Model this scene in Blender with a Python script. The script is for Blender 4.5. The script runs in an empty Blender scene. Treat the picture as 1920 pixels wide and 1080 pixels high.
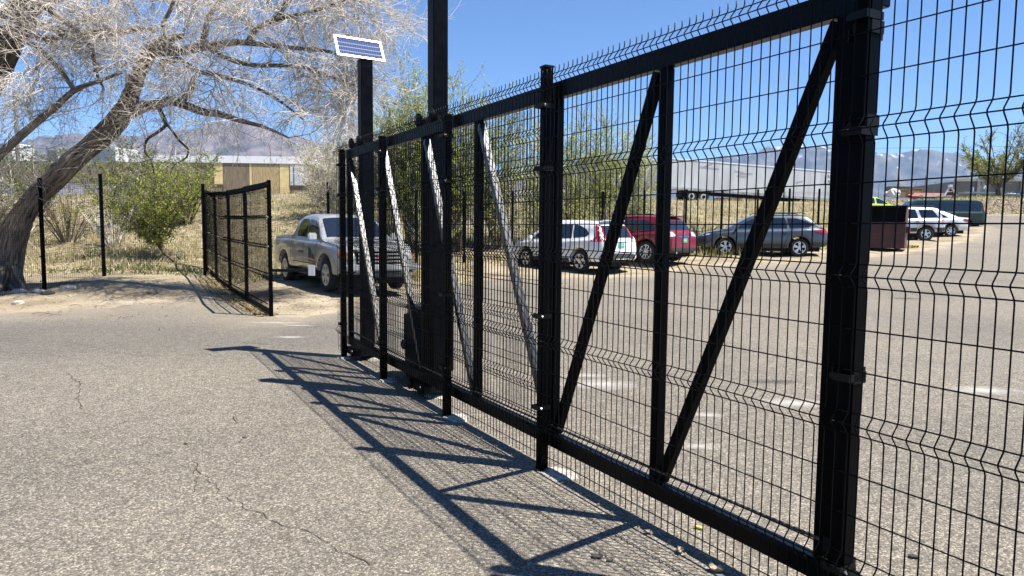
import bpy, bmesh, math, random
import numpy as np
from mathutils import Vector, Matrix
from mathutils.bvhtree import BVHTree

# ------------------------------------------------------------------ camera, world, sun, exposure
SC = bpy.context.scene
COL = SC.collection
EYE = 1.55
FPX = 1316.0
RC = np.array([[0.999958056, 0.00915889940, 0.0],
               [0.000765531991, -0.0835798984, 0.996500785],
               [0.00912685044, -0.996458988, -0.0835834042]])
cam_d = bpy.data.cameras.new('camera')
cam = bpy.data.objects.new('camera', cam_d)
COL.objects.link(cam)
cam_d.sensor_width = 36.0
cam_d.lens = FPX / 1920 * 36
cam_d.clip_start = 0.05
cam_d.clip_end = 30000
_m = RC @ np.diag([1, -1, -1])
cam.matrix_world = Matrix([[*_m[0], 0], [*_m[1], 0], [*_m[2], EYE], [0, 0, 0, 1]])
SC.camera = cam

SUN_EL, SHADOW_AZ = 62.3, -71.5            # degrees; shadows fall towards SHADOW_AZ (clockwise from +Y)
SUN_AZ = SHADOW_AZ + 180
W = bpy.data.worlds.new('World')
SC.world = W
W.use_nodes = True
nt = W.node_tree
bg = nt.nodes['Background']
sky = nt.nodes.new('ShaderNodeTexSky')
sky.sky_type = 'NISHITA'
sky.sun_disc = False
sky.sun_elevation = math.radians(SUN_EL)
sky.sun_rotation = math.radians(SUN_AZ)
sky.altitude = 1600
sky.air_density = 1.0
sky.dust_density = 0.0
sky.ozone_density = 5.0
bg.inputs['Strength'].default_value = 0.06
tint = nt.nodes.new('ShaderNodeMixRGB'); tint.blend_type = 'MULTIPLY'; tint.inputs[0].default_value = 1
tint.inputs[2].default_value = (.66, .91, 1.14, 1)         # the deep clear blue of high-desert air
nt.links.new(sky.outputs[0], tint.inputs[1]); nt.links.new(tint.outputs[0], bg.inputs['Color'])

sun_d = bpy.data.lights.new('sun', 'SUN')
sun_d.energy = 5.0
sun_d.angle = math.radians(0.53)
sun_d.color = (1.0, 0.955, 0.89)
sun = bpy.data.objects.new('sun', sun_d)
COL.objects.link(sun)
_e, _a = math.radians(SUN_EL), math.radians(SUN_AZ)
SUNDIR = Vector((math.sin(_a) * math.cos(_e), math.cos(_a) * math.cos(_e), math.sin(_e)))
sun.rotation_euler = SUNDIR.to_track_quat('Z', 'Y').to_euler()

SC.view_settings.view_transform = 'Standard'
SC.view_settings.look = 'None'
SC.view_settings.gamma = 1
SC.view_settings.use_curve_mapping = False
SC.view_settings.exposure = 1.3
SC.cycles.max_bounces = 6
SC.cycles.diffuse_bounces = 3
SC.cycles.glossy_bounces = 3
SC.cycles.transparent_max_bounces = 12
SC.cycles.volume_bounces = 1
SC.cycles.use_denoising = True
R = math.radians
rnd = random.Random(11)

# ------------------------------------------------------------------ measuring helpers
def horizon(u):
    return 422.7 + 0.0092 * (u - 214)
def at(u, D, z):                    # photo column u, distance D, height z
    return Vector(((u - 960) / FPX * D + 0.0092 * (z - EYE), D, z))
def zpix(u, v, D):                  # height of photo pixel (u, v) at distance D
    return EYE + (horizon(u) - v) / FPX * D
def up(u, v, D):
    return at(u, D, zpix(u, v, D))
FD = Vector((-0.4923575, 0.870393, 0))      # along the fence, away
NR = Vector((0.870393, 0.4923575, 0))       # to the far side of the fence
def fp(s, n, z):
    return FD * s + NR * n + Vector((0, 0, z))

# ------------------------------------------------------------------ objects
def tag(o, label=None, cat=None, group=None, kind=None):
    if label: o['label'] = label
    if cat: o['category'] = cat
    if group: o['group'] = group
    if kind: o['kind'] = kind
    return o
def empty(name, loc=(0, 0, 0), rz=0, label=None, cat=None, group=None):
    o = bpy.data.objects.new(name, None)
    o.empty_display_size = 0.2
    COL.objects.link(o)
    o.location = loc
    o.rotation_euler = (0, 0, rz)
    return tag(o, label, cat, group)
def link(name, me, parent=None, loc=None, rot=None):
    o = bpy.data.objects.new(name, me)
    COL.objects.link(o)
    if parent: o.parent = parent
    if loc is not None: o.location = loc
    if rot is not None: o.rotation_euler = rot
    return o

class MB:
    """collects simple shapes into one mesh"""
    def __init__(s):
        s.v, s.f = [], []
    def add(s, vs, fs):
        b = len(s.v)
        s.v.extend([tuple(p) for p in vs])
        s.f.extend([tuple(i + b for i in f) for f in fs])
        return s
    def box(s, lo, hi):
        x0, y0, z0 = lo; x1, y1, z1 = hi
        return s.add([(x0, y0, z0), (x1, y0, z0), (x1, y1, z0), (x0, y1, z0), (x0, y0, z1), (x1, y0, z1), (x1, y1, z1), (x0, y1, z1)],
                     [(0, 3, 2, 1), (4, 5, 6, 7), (0, 1, 5, 4), (1, 2, 6, 5), (2, 3, 7, 6), (3, 0, 4, 7)])
    def obox(s, c, ax, ay, az):                 # centre and three half-axis vectors
        c, ax, ay, az = map(Vector, (c, ax, ay, az))
        vs = [c + a * ax + b * ay + d * az for d in (-1, 1) for a, b in ((-1, -1), (1, -1), (1, 1), (-1, 1))]
        return s.add(vs, [(0, 3, 2, 1), (4, 5, 6, 7), (0, 1, 5, 4), (1, 2, 6, 5), (2, 3, 7, 6), (3, 0, 4, 7)])
    def bar(s, a, b, w, side, t=None):          # square bar from a to b; side = sideways direction
        a, b, side = Vector(a), Vector(b), Vector(side).normalized()
        d = (b - a); L = d.length; d.normalize()
        o = d.cross(side).normalized()
        return s.obox((a + b) / 2, d * L / 2, side * w / 2, o * (t or w) / 2)
    def tube(s, pts, r, k=6, cap=True):
        pts = [Vector(p) for p in pts]
        rs = r if isinstance(r, (list, tuple)) else [r] * len(pts)
        n = len(pts)
        ref = None
        rings = []
        for i, p in enumerate(pts):
            d = (pts[min(i + 1, n - 1)] - pts[max(i - 1, 0)])
            if d.length < 1e-9: d = Vector((0, 0, 1))
            d.normalize()
            if ref is None:
                ref = d.orthogonal().normalized()
            else:
                ref = ref - d * ref.dot(d)
                if ref.length < 1e-6: ref = d.orthogonal()
                ref.normalize()
            q = d.cross(ref)
            rings.append([p + (ref * math.cos(2 * math.pi * j / k) + q * math.sin(2 * math.pi * j / k)) * rs[i] for j in range(k)])
        vs = [p for ring in rings for p in ring]
        fs = [(i * k + j, i * k + (j + 1) % k, (i + 1) * k + (j + 1) % k, (i + 1) * k + j) for i in range(n - 1) for j in range(k)]
        if cap:
            fs.append(tuple(range(k))[::-1]); fs.append(tuple((n - 1) * k + j for j in range(k)))
        return s.add(vs, fs)
    def cyl(s, c, axis, r, h, k=20, r2=None):
        c, axis = Vector(c), Vector(axis).normalized()
        return s.tube([c - axis * h / 2, c + axis * h / 2], [r, r if r2 is None else r2], k)
    def prism(s, poly, base, ex, ey, ez):       # poly in 2D, extruded along ez from base
        base, ex, ey, ez = map(Vector, (base, ex, ey, ez))
        n = len(poly)
        a = [base + ex * p[0] + ey * p[1] for p in poly]
        vs = a + [p + ez for p in a]
        fs = [tuple(range(n))[::-1], tuple(range(n, 2 * n))] + [(i, (i + 1) % n, n + (i + 1) % n, n + i) for i in range(n)]
        return s.add(vs, fs)
    def mesh(s, name, mat=None, smooth=False):
        me = bpy.data.meshes.new(name)
        me.from_pydata(s.v, [], s.f)
        if mat: me.materials.append(mat)
        if smooth:
            me.polygons.foreach_set('use_smooth', [True] * len(me.polygons))
        me.update()
        return me
    def build(s, name, mat=None, parent=None, smooth=False, bevel=0):
        me = s.mesh(name, mat, smooth)
        if bevel:
            bm = bmesh.new(); bm.from_mesh(me)
            bmesh.ops.recalc_face_normals(bm, faces=bm.faces[:])
            bmesh.ops.bevel(bm, geom=[e for e in bm.edges if e.calc_face_angle(0) > 0.5], offset=bevel, segments=2, affect='EDGES', clamp_overlap=True)
            bm.to_mesh(me); bm.free()
        return link(name, me, parent)

def npmesh(name, v, f, mat, parent=None, smooth=False):
    """v (n,3), f (m,k) arrays"""
    v = np.asarray(v, np.float32); f = np.asarray(f, np.int32)
    me = bpy.data.meshes.new(name)
    k = f.shape[1]
    me.vertices.add(len(v)); me.vertices.foreach_set('co', v.ravel())
    me.loops.add(f.size); me.loops.foreach_set('vertex_index', f.ravel())
    me.polygons.add(len(f)); me.polygons.foreach_set('loop_start', np.arange(0, f.size, k, dtype=np.int32))
    try: me.polygons.foreach_set('loop_total', np.full(len(f), k, np.int32))
    except Exception: pass
    if smooth: me.polygons.foreach_set('use_smooth', np.ones(len(f), bool))
    me.materials.append(mat)
    me.update(calc_edges=True); me.validate()
    return link(name, me, parent)

# ------------------------------------------------------------------ materials
def newmat(name):
    m = bpy.data.materials.new(name); m.use_nodes = True
    t = m.node_tree
    return m, t, t.nodes['Principled BSDF'], (lambda ty: t.nodes.new('ShaderNode' + ty)), t.links.new
def ramp(n, stops):
    cr = n.color_ramp
    while len(cr.elements) < len(stops): cr.elements.new(0.5)
    for e, (p, c) in zip(cr.elements, stops):
        e.position = p; e.color = (*c, 1) if len(c) == 3 else c
def mat(name, col, rough=0.6, metal=0.0, var=0.0, scale=8.0, bump=0.0, bscale=60.0, coat=0.0, spec=0.5, stretch=None, col2=None, trans=0.0):
    m, t, b, N, L = newmat(name)
    if not metal: col = tuple(c * .68 for c in col); col2 = tuple(c * .68 for c in col2) if col2 else None
    b.inputs['Roughness'].default_value = rough
    b.inputs['Metallic'].default_value = metal
    b.inputs['Specular IOR Level'].default_value = spec
    b.inputs['Coat Weight'].default_value = coat
    b.inputs['Coat Roughness'].default_value = 0.04
    b.inputs['Base Color'].default_value = (*col, 1)
    if var or col2 or bump:
        tc = N('TexCoord'); mp = N('Mapping'); L(tc.outputs['Object'], mp.inputs[0])
        if stretch: mp.inputs['Scale'].default_value = stretch
    if var or col2:
        n = N('TexNoise'); n.inputs['Scale'].default_value = scale; n.inputs['Detail'].default_value = 6; L(mp.outputs[0], n.inputs['Vector'])
        r = N('ValToRGB'); c2 = col2 or tuple(c * (1 - var) for c in col); c1 = col if col2 else tuple(min(1, c * (1 + var)) for c in col)
        ramp(r, [(0.32, c2), (0.68, c1)]); L(n.outputs['Fac'], r.inputs[0]); L(r.outputs[0], b.inputs['Base Color'])
    if bump:
        n2 = N('TexNoise'); n2.inputs['Scale'].default_value = bscale; n2.inputs['Detail'].default_value = 5; L(mp.outputs[0], n2.inputs['Vector'])
        bp = N('Bump'); bp.inputs['Strength'].default_value = bump; bp.inputs['Distance'].default_value = 0.02
        L(n2.outputs['Fac'], bp.inputs['Height']); L(bp.outputs[0], b.inputs['Normal'])
    if trans:
        b.inputs['Transmission Weight'].default_value = trans
    return m

BLACK = mat('black_powder_coat', (0.002, 0.0023, 0.003), 0.30, var=0.35, scale=5, spec=0.13)
BLACKP = mat('matt_black_post_coat', (0.002, 0.0022, 0.0028), 0.4, var=0.35, scale=5, spec=0.04)
BLACKF = mat('black_wire_coating', (0.0015, 0.0016, 0.003), 0.4, spec=0.10)
DUSTY = mat('dusty_black_steel', (0.005, 0.005, 0.005), 0.5, spec=.15, var=0.4, scale=9)
BOLT = mat('bright_bolt_steel', (0.55, 0.55, 0.53), 0.25, metal=1.0)
CONC = mat('concrete', (0.46, 0.44, 0.40), 0.9, var=0.25, scale=22, bump=0.5, bscale=70)
# ------------------------------------------------------------------ terrain
PROF = {
 -900: [(0, 0), (12, 0), (17, .05), (20, .2), (26, 1.2), (34, 2.4), (60, 3.6), (120, 4.5), (400, 7), (7000, 30)],
 -60:  [(0, 0), (12, 0), (14.5, -.03), (16.5, .0), (20, .2), (26, 1.3), (34, 2.6), (60, 3.9), (120, 4.8), (400, 7), (7000, 30)],
 80:   [(0, 0), (13, 0), (16, .08), (18, .22), (21, .5), (27, 1.6), (35, 2.8), (60, 4.0), (120, 5), (400, 7), (7000, 30)],
 200:  [(0, 0), (13.2, 0), (15.5, .2), (17, .30), (18.5, .28), (21, .55), (27, 1.7), (36, 3.0), (60, 4.1), (120, 5), (400, 7), (7000, 30)],
 330:  [(0, 0), (13.8, 0), (16, .2), (18, .26), (20, .3), (23, .7), (29, 2.0), (37, 3.1), (60, 4.2), (120, 5), (400, 7), (7000, 30)],
 430:  [(0, 0), (14, 0), (17, .05), (20, .12), (22, .35), (29, 2.1), (37, 3.2), (61, 4.3), (120, 5.2), (400, 7), (7000, 30)],
 560:  [(0, 0), (13, 0), (15.5, .09), (18.5, .17), (20.5, .30), (22, .5), (29, 2.2), (37, 3.25), (61, 4.3), (120, 5.2), (400, 7), (7000, 30)],
 800:  [(0, 0), (17, .0), (22, .1), (26, .5), (32, 1.8), (42, 3.3), (61, 4.4), (120, 5.2), (400, 7), (7000, 30)],
 1100: [(0, 0), (18, .03), (22.4, .17), (25, .28), (30, .8), (40, 2.2), (50, 3.6), (69, 4.6), (120, 5.3), (400, 7), (7000, 30)],
 1400: [(0, 0), (18, .1), (24, .38), (27, .59), (30, .80), (36, 1.35), (45, 2.35), (66, 4.35), (90, 4.7), (140, 5.4), (400, 7), (7000, 30)],
 1700: [(0, 0), (16, .1), (24, .45), (30, .85), (35, 1.16), (46, 1.70), (52, 2.2), (58, 3.0), (66, 4.4), (80, 4.9), (140, 6), (400, 9), (7000, 30)],
 1850: [(0, 0), (14, .08), (24, .45), (35, 1.2), (46, 2.05), (57, 3.02), (60, 3.3), (66, 4.75), (72, 4.9), (90, 5.3), (140, 6.2), (400, 9), (7000, 30)],
 2100: [(0, 0), (14, .08), (24, .5), (35, 1.3), (46, 2.2), (57, 3.2), (61, 3.6), (67, 4.9), (90, 5.4), (140, 6.2), (400, 9), (7000, 30)],
 2900: [(0, 0), (14, .08), (24, .5), (35, 1.3), (57, 3.2), (61, 3.6), (67, 4.9), (90, 5.4), (140, 6.2), (400, 9), (7000, 30)],
}
_us = sorted(PROF)
_tab = [np.array(PROF[u]) for u in _us]
def _hash(ix, iy):
    v = np.sin(ix * 127.1 + iy * 311.7) * 43758.5453
    return v - np.floor(v)
def vnoise(x, y):
    ix, iy = np.floor(x), np.floor(y); fx, fy = x - ix, y - iy
    fx = fx * fx * (3 - 2 * fx); fy = fy * fy * (3 - 2 * fy)
    a, b, c, d = _hash(ix, iy), _hash(ix + 1, iy), _hash(ix, iy + 1), _hash(ix + 1, iy + 1)
    return (a * (1 - fx) + b * fx) * (1 - fy) + (c * (1 - fx) + d * fx) * fy
def fbm(x, y, o=4):
    s = 0; a = .5
    for i in range(o):
        s = s + a * vnoise(x + 17 * i, y - 9 * i); x, y, a = x * 2.03, y * 2.03, a * .5
    return s
def pave(x, y):
    """signed distance-like value: > 0 on the asphalt"""
    d = np.full(np.shape(x), -1e9)
    Yb = np.interp(x, EDGE_X, EDGE_Y)
    return Yb - y
# far edge of the asphalt as (photo column, distance) points turned into x -> y
_edge = [(-700, 11.5), (-200, 12.2), (0, 12.4), (120, 12.9), (250, 13.7), (350, 14.5), (440, 14.6), (500, 12.2), (560, 11.8), (640, 13.2), (720, 15.5), (820, 19), (930, 21.0), (1100, 20.7), (1190, 21.4),
         (1320, 23.9), (1550, 25.6), (1690, 28.0), (1760, 31.0), (1820, 36.0), (1843, 40.0), (1842, 46)]
EDGE_X = np.array([(u - 960) / FPX * D for u, D in _edge] + [31.4, 60.0])
EDGE_Y = np.array([D for u, D in _edge] + [57.5, 57.5])
_o = np.argsort(EDGE_X, kind='stable'); EDGE_X, EDGE_Y = EDGE_X[_o], EDGE_Y[_o]
def T(x, y):
    x = np.asarray(x, float); y = np.asarray(y, float)
    yy = np.maximum(y, 1.0)
    u = 960 + x / yy * FPX
    u = np.clip(u, _us[0], _us[-1])
    hs = np.array([np.interp(yy, t[:, 0], t[:, 1]) for t in _tab])
    k = np.clip(np.searchsorted(_us, u, side='right') - 1, 0, len(_us) - 2)
    ua = np.array(_us)
    w = (u - ua[k]) / (ua[k + 1] - ua[k]); w = w * w * (3 - 2 * w)
    g = lambda kk: np.take_along_axis(hs.reshape(len(_us), -1), kk.reshape(1, -1), 0)[0].reshape(np.shape(u))
    z = g(k) * (1 - w) + g(k + 1) * w
    rough = np.clip((yy - 13) / 10, 0, 1) * np.clip(-pave(x, y) / 1.5, 0, 1)
    z = z + rough * (.16 * (fbm(x * .9, y * .9) - .5) + .05 * (fbm(x * 4, y * 4) - .5))
    return z
def Tz(x, y): return float(T(np.array([x]), np.array([y]))[0])
def gp(u, D, dz=0):
    x = (u - 960) / FPX * D
    return Vector((x, D, Tz(x, D) + dz))

# grid: fine near, coarse far; x as slope columns
ys = np.concatenate([np.linspace(-14, 6, 20), np.linspace(6.5, 30, 150)[0:], np.geomspace(30.3, 95, 120), np.geomspace(97, 6900, 34)])
def grid_xy():
    rows = []
    us = np.concatenate([np.linspace(-6000, -900, 10)[:-1], np.linspace(-900, -120, 24)[:-1], np.linspace(-120, 2040, 300), np.linspace(2050, 2900, 24), np.linspace(3300, 8000, 10)])
    for y in ys:
        rows.append([((u - 960) / FPX) * max(y, 7.0) for u in us])
    return np.array(rows), np.repeat(ys[:, None], len(us), 1)
GX, GY = grid_xy()
GZ = T(GX, GY)
nr, nc = GX.shape
idx = np.arange(nr * nc).reshape(nr, nc)
quads = np.stack([idx[:-1, :-1], idx[:-1, 1:], idx[1:, 1:], idx[1:, :-1]], -1).reshape(-1, 4)
PV = pave(GX, GY)
def sheet(name, faces, material, dz=0.0):
    used = np.unique(faces)
    remap = np.zeros(nr * nc, int); remap[used] = np.arange(len(used))
    v = np.stack([GX, GY, GZ + dz], -1).reshape(-1, 3)[used]
    o = npmesh(name, v, remap[faces], material, smooth=True)
    at_ = o.data.attributes.new('edge', 'FLOAT', 'POINT')
    at_.data.foreach_set('value', PV.reshape(-1)[used].astype(np.float32))
    return tag(o, kind='structure')
pvq = PV.reshape(-1)[quads]
onlot = pvq.max(1) > -0.35

# ---- materials of the ground
def sand_nodes(t, N, L, vec):
    n1 = N('TexNoise'); n1.inputs['Scale'].default_value = 0.9; n1.inputs['Detail'].default_value = 8; L(vec, n1.inputs['Vector'])
    n2 = N('TexNoise'); n2.inputs['Scale'].default_value = 14; n2.inputs['Detail'].default_value = 8; n2.inputs['Roughness'].default_value = .7; L(vec, n2.inputs['Vector'])
    r1 = N('ValToRGB'); ramp(r1, [(0.3, (.21, .168, .112)), (0.5, (.32, .268, .19)), (0.72, (.39, .34, .25))]); L(n1.outputs['Fac'], r1.inputs[0])
    r2 = N('ValToRGB'); ramp(r2, [(0.3, (.50, .46, .42)), (0.6, (1.0, 1.0, 1.0))]); L(n2.outputs['Fac'], r2.inputs[0])
    mx = N('MixRGB'); mx.blend_type = 'MULTIPLY'; mx.inputs[0].default_value = .75; L(r1.outputs[0], mx.inputs[1]); L(r2.outputs[0], mx.inputs[2])
    v = N('TexVoronoi'); v.inputs['Scale'].default_value = 9; L(vec, v.inputs['Vector'])
    rv = N('ValToRGB'); ramp(rv, [(0.0, (1, 1, 1)), (0.09, (1, 1, 1)), (0.13, (0, 0, 0))]); L(v.outputs['Distance'], rv.inputs[0])
    m2 = N('MixRGB'); L(rv.outputs[0], m2.inputs[0]); L(mx.outputs[0], m2.inputs[1]); m2.inputs[2].default_value = (.13, .11, .085, 1)
    return m2.outputs[0], n2.outputs['Fac']
def ground_mat():
    m, t, b, N, L = newmat('sandy_dirt')
    g = N('NewGeometry')
    c, hgt = sand_nodes(t, N, L, g.outputs['Position'])
    b.inputs['Roughness'].default_value = 1; b.inputs['Specular IOR Level'].default_value = .1
    # browner, grass-littered soil away from the lot
    at_ = N('Attribute'); at_.attribute_name = 'edge'
    mr = N('MapRange'); mr.inputs['From Min'].default_value = -3.5; mr.inputs['From Max'].default_value = -9; L(at_.outputs['Fac'], mr.inputs['Value'])
    n = N('TexNoise'); n.inputs['Scale'].default_value = 2.2; n.inputs['Detail'].default_value = 8; L(g.outputs['Position'], n.inputs['Vector'])
    r = N('ValToRGB'); ramp(r, [(0.3, (.12, .10, .062)), (0.5, (.24, .20, .13)), (0.7, (.33, .28, .19))]); L(n.outputs['Fac'], r.inputs[0])
    mx = N('MixRGB'); L(mr.outputs[0], mx.inputs[0]); L(c, mx.inputs[1]); L(r.outputs[0], mx.inputs[2])
    L(mx.outputs[0], b.inputs['Base Color'])
    bp = N('Bump'); bp.inputs['Strength'].default_value = .9; bp.inputs['Distance'].default_value = .05; L(hgt, bp.inputs['Height']); L(bp.outputs[0], b.inputs['Normal'])
    return m
def asphalt_mat():
    m, t, b, N, L = newmat('worn_asphalt')
    g = N('NewGeometry'); P = g.outputs['Position']
    b.inputs['Roughness'].default_value = .85; b.inputs['Specular IOR Level'].default_value = .3
    def noise(s, d=4, r=.6):
        n = N('TexNoise'); n.inputs['Scale'].default_value = s; n.inputs['Detail'].default_value = d; n.inputs['Roughness'].default_value = r; L(P, n.inputs['Vector']); return n.outputs['Fac']
    # stones: pale chips in darker binder
    v = N('TexVoronoi'); v.inputs['Scale'].default_value = 100; L(P, v.inputs['Vector'])
    sep = N('SeparateColor'); L(v.outputs['Color'], sep.inputs[0])
    r0 = N('ValToRGB'); ramp(r0, [(0.0, (.092, .081, .064)), (0.35, (.148, .134, .113)), (0.72, (.203, .185, .157)), (1.0, (.37, .337, .28))]); L(sep.outputs[0], r0.inputs[0])
    rd = N('ValToRGB'); ramp(rd, [(0.35, (1, 1, 1)), (0.85, (.55, .54, .53))]); L(v.outputs['Distance'], rd.inputs[0])
    c0 = N('MixRGB'); c0.blend_type = 'MULTIPLY'; c0.inputs[0].default_value = .9; L(r0.outputs[0], c0.inputs[1]); L(rd.outputs[0], c0.inputs[2])
    # clumpy wear at hand size, then at room size
    rw = N('ValToRGB'); ramp(rw, [(0.3, (.80, .80, .81)), (0.7, (1.16, 1.14, 1.10))]); L(noise(9, 5, .7), rw.inputs[0])
    c1 = N('MixRGB'); c1.blend_type = 'MULTIPLY'; c1.inputs[0].default_value = 1; L(c0.outputs[0], c1.inputs[1]); L(rw.outputs[0], c1.inputs[2])
    rb = N('ValToRGB'); ramp(rb, [(0.30, (.76, .76, .75)), (0.50, (1.0, .98, .95)), (0.70, (1.12, 1.08, 1.01))]); L(noise(.33, 5, .55), rb.inputs[0])
    c2 = N('MixRGB'); c2.blend_type = 'MULTIPLY'; c2.inputs[0].default_value = .85; L(c1.outputs[0], c2.inputs[1]); L(rb.outputs[0], c2.inputs[2])
    # tyre-darkened band of the drive, running past the gate opening
    sp = N('SeparateXYZ'); L(P, sp.inputs[0])
    band = N('Math'); band.operation = 'MULTIPLY_ADD'; L(sp.outputs[0], band.inputs[0]); band.inputs[1].default_value = -0.10; L(sp.outputs[1], band.inputs[2])
    mr = N('MapRange'); mr.inputs['From Min'].default_value = 7.6; mr.inputs['From Max'].default_value = 9.6; L(band.outputs[0], mr.inputs['Value'])
    mr2 = N('MapRange'); mr2.inputs['From Min'].default_value = 12.3; mr2.inputs['From Max'].default_value = 11.2; L(band.outputs[0], mr2.inputs['Value'])
    bb = N('Math'); bb.operation = 'MULTIPLY'; L(mr.outputs[0], bb.inputs[0]); L(mr2.outputs[0], bb.inputs[1])
    mrx = N('MapRange'); mrx.inputs['From Min'].default_value = 2; mrx.inputs['From Max'].default_value = -3; L(sp.outputs[0], mrx.inputs['Value'])
    bb2 = N('Math'); bb2.operation = 'MULTIPLY'; L(bb.outputs[0], bb2.inputs[0]); L(mrx.outputs[0], bb2.inputs[1])
    c3 = N('MixRGB'); c3.blend_type = 'MULTIPLY'; L(bb2.outputs[0], c3.inputs[0]); L(c2.outputs[0], c3.inputs[1]); c3.inputs[2].default_value = (.74, .76, .80, 1)
    # sand drifting over the margin
    sc, sh = sand_nodes(t, N, L, P)
    at_ = N('Attribute'); at_.attribute_name = 'edge'
    ad = N('Math'); ad.operation = 'MULTIPLY_ADD'; L(noise(1.3, 7, .65), ad.inputs[0]); ad.inputs[1].default_value = 2.4; L(at_.outputs['Fac'], ad.inputs[2])
    me_ = N('MapRange'); me_.inputs['From Min'].default_value = 1.15; me_.inputs['From Max'].default_value = 1.75; me_.inputs['To Min'].default_value = 1; me_.inputs['To Max'].default_value = 0; L(ad.outputs[0], me_.inputs['Value'])
    md = N('MapRange'); md.inputs['From Min'].default_value = 1.2; md.inputs['From Max'].default_value = 3.6; md.inputs['To Min'].default_value = .45; md.inputs['To Max'].default_value = 0; L(ad.outputs[0], md.inputs['Value'])
    mxx = N('Math'); mxx.operation = 'MAXIMUM'; L(me_.outputs[0], mxx.inputs[0]); L(md.outputs[0], mxx.inputs[1])
    c4 = N('MixRGB'); L(mxx.outputs[0], c4.inputs[0]); L(c3.outputs[0], c4.inputs[1]); L(sc, c4.inputs[2])
    L(c4.outputs[0], b.inputs['Base Color'])
    hh = N('Math'); hh.operation = 'MULTIPLY_ADD'; L(v.outputs['Distance'], hh.inputs[0]); hh.inputs[1].default_value = -0.8; L(noise(150, 3), hh.inputs[2])
    bp = N('Bump'); bp.inputs['Strength'].default_value = .8; bp.inputs['Distance'].default_value = .007; L(hh.outputs[0], bp.inputs['Height']); L(bp.outputs[0], b.inputs['Normal'])
    return m
GROUND_M, ASPH_M = ground_mat(), asphalt_mat()
sheet('ground', quads[~onlot], GROUND_M)
sheet('asphalt_lot', quads[onlot], ASPH_M)

# ---- far mountains
def mountain(name, ridge, D0, D1, material, nz, seed, uplo, uphi):
    us = np.linspace(uplo, uphi, 420); ds = np.linspace(0, 1, 46)
    ry = np.interp(us, [r[0] for r in ridge], [r[1] for r in ridge])
    Hm = (horizon(us) - ry) / FPX * D1 + EYE
    U, S = np.meshgrid(us, ds)
    Dg = D0 + (D1 - D0) * S
    Hh = np.repeat(Hm[None], len(ds), 0)
    prof = np.where(S < .75, (S / .75) ** 1.35, 1 - (S - .75) * 1.6)
    Dg = np.where(S > .75, D1 + (S - .75) * (D1 - D0), D0 + (D1 - D0) * S / .75)
    X = (U - 960) / FPX * Dg
    n = fbm(X / 330 + seed, Dg / 420, 6) - .5
    rid = np.abs(fbm(X / 260 + seed * 3, Dg / 900, 6) - .5) * 2
    Z = Hh * prof * (1 + nz * n * (1 - S * .9)) - (rid ** .8) * Hh * .55 * prof * (1 - prof ** 5) + 20 * (1 - prof)
    Z += Hh * .05 * (fbm(U / 9 + seed, S * 0 + seed, 4) - .5) * (S > .6)
    i = np.arange(U.size).reshape(U.shape)
    q = np.stack([i[:-1, :-1], i[:-1, 1:], i[1:, 1:], i[1:, :-1]], -1).reshape(-1, 4)
    return tag(npmesh(name, np.stack([X, Dg, Z], -1).reshape(-1, 3), q, material, smooth=False), kind='structure')
def mountain_mat(name, lo, hi, snow):
    m, t, b, N, L = newmat(name)
    g = N('NewGeometry'); b.inputs['Roughness'].default_value = 1; b.inputs['Specular IOR Level'].default_value = 0
    n = N('TexNoise'); n.inputs['Scale'].default_value = .006; n.inputs['Detail'].default_value = 10; n.inputs['Roughness'].default_value = .68; L(g.outputs['Position'], n.inputs['Vector'])
    r = N('ValToRGB'); ramp(r, [(0.35, lo), (0.65, hi)]); L(n.outputs['Fac'], r.inputs[0]); out = r.outputs[0]
    if snow:
        sp = N('SeparateXYZ'); L(g.outputs['Position'], sp.inputs[0])
        n2 = N('TexNoise'); n2.inputs['Scale'].default_value = .014; n2.inputs['Detail'].default_value = 8; n2.inputs['Roughness'].default_value = .7; L(g.outputs['Position'], n2.inputs['Vector'])
        h = N('MapRange'); h.inputs['From Min'].default_value = 230; h.inputs['From Max'].default_value = 620; L(sp.outputs[2], h.inputs['Value'])
        a = N('Math'); a.operation = 'MULTIPLY_ADD'; L(h.outputs[0], a.inputs[0]); a.inputs[1].default_value = .27; L(n2.outputs['Fac'], a.inputs[2])
        rs = N('ValToRGB'); ramp(rs, [(0.78, (0, 0, 0)), (0.87, (1, 1, 1))]); L(a.outputs[0], rs.inputs[0])
        mx = N('MixRGB'); L(rs.outputs[0], mx.inputs[0]); L(out, mx.inputs[1]); mx.inputs[2].default_value = (.42, .44, .48, 1); out = mx.outputs[0]
    L(out, b.inputs['Base Color'])
    return m
mountain('snowy_mountains', [(1040, 320), (1180, 310), (1290, 300), (1340, 291), (1390, 283), (1430, 279), (1470, 277), (1510, 273), (1560, 272), (1600, 276), (1640, 281), (1680, 286), (1708, 281), (1750, 290), (1790, 294), (1830, 304), (1880, 314), (1960, 330), (2300, 350)],
         3600, 5000, mountain_mat('mountain_rock_blue', (.012, .020, .028), (.11, .10, .095), True), .9, 3.3, 1040, 2300)
mountain('brown_mountains', [(-500, 300), (-100, 282), (0, 268), (50, 262), (95, 250), (120, 245), (150, 241), (185, 246), (215, 255), (250, 258), (300, 250), (360, 243), (420, 240), (480, 246), (560, 262), (640, 275), (720, 285), (800, 300), (1000, 315), (1160, 330)],
         2900, 4300, mountain_mat('mountain_rock_brown', (.035, .03, .034), (.17, .13, .115), False), .9, 8.1, -500, 1160)
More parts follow.
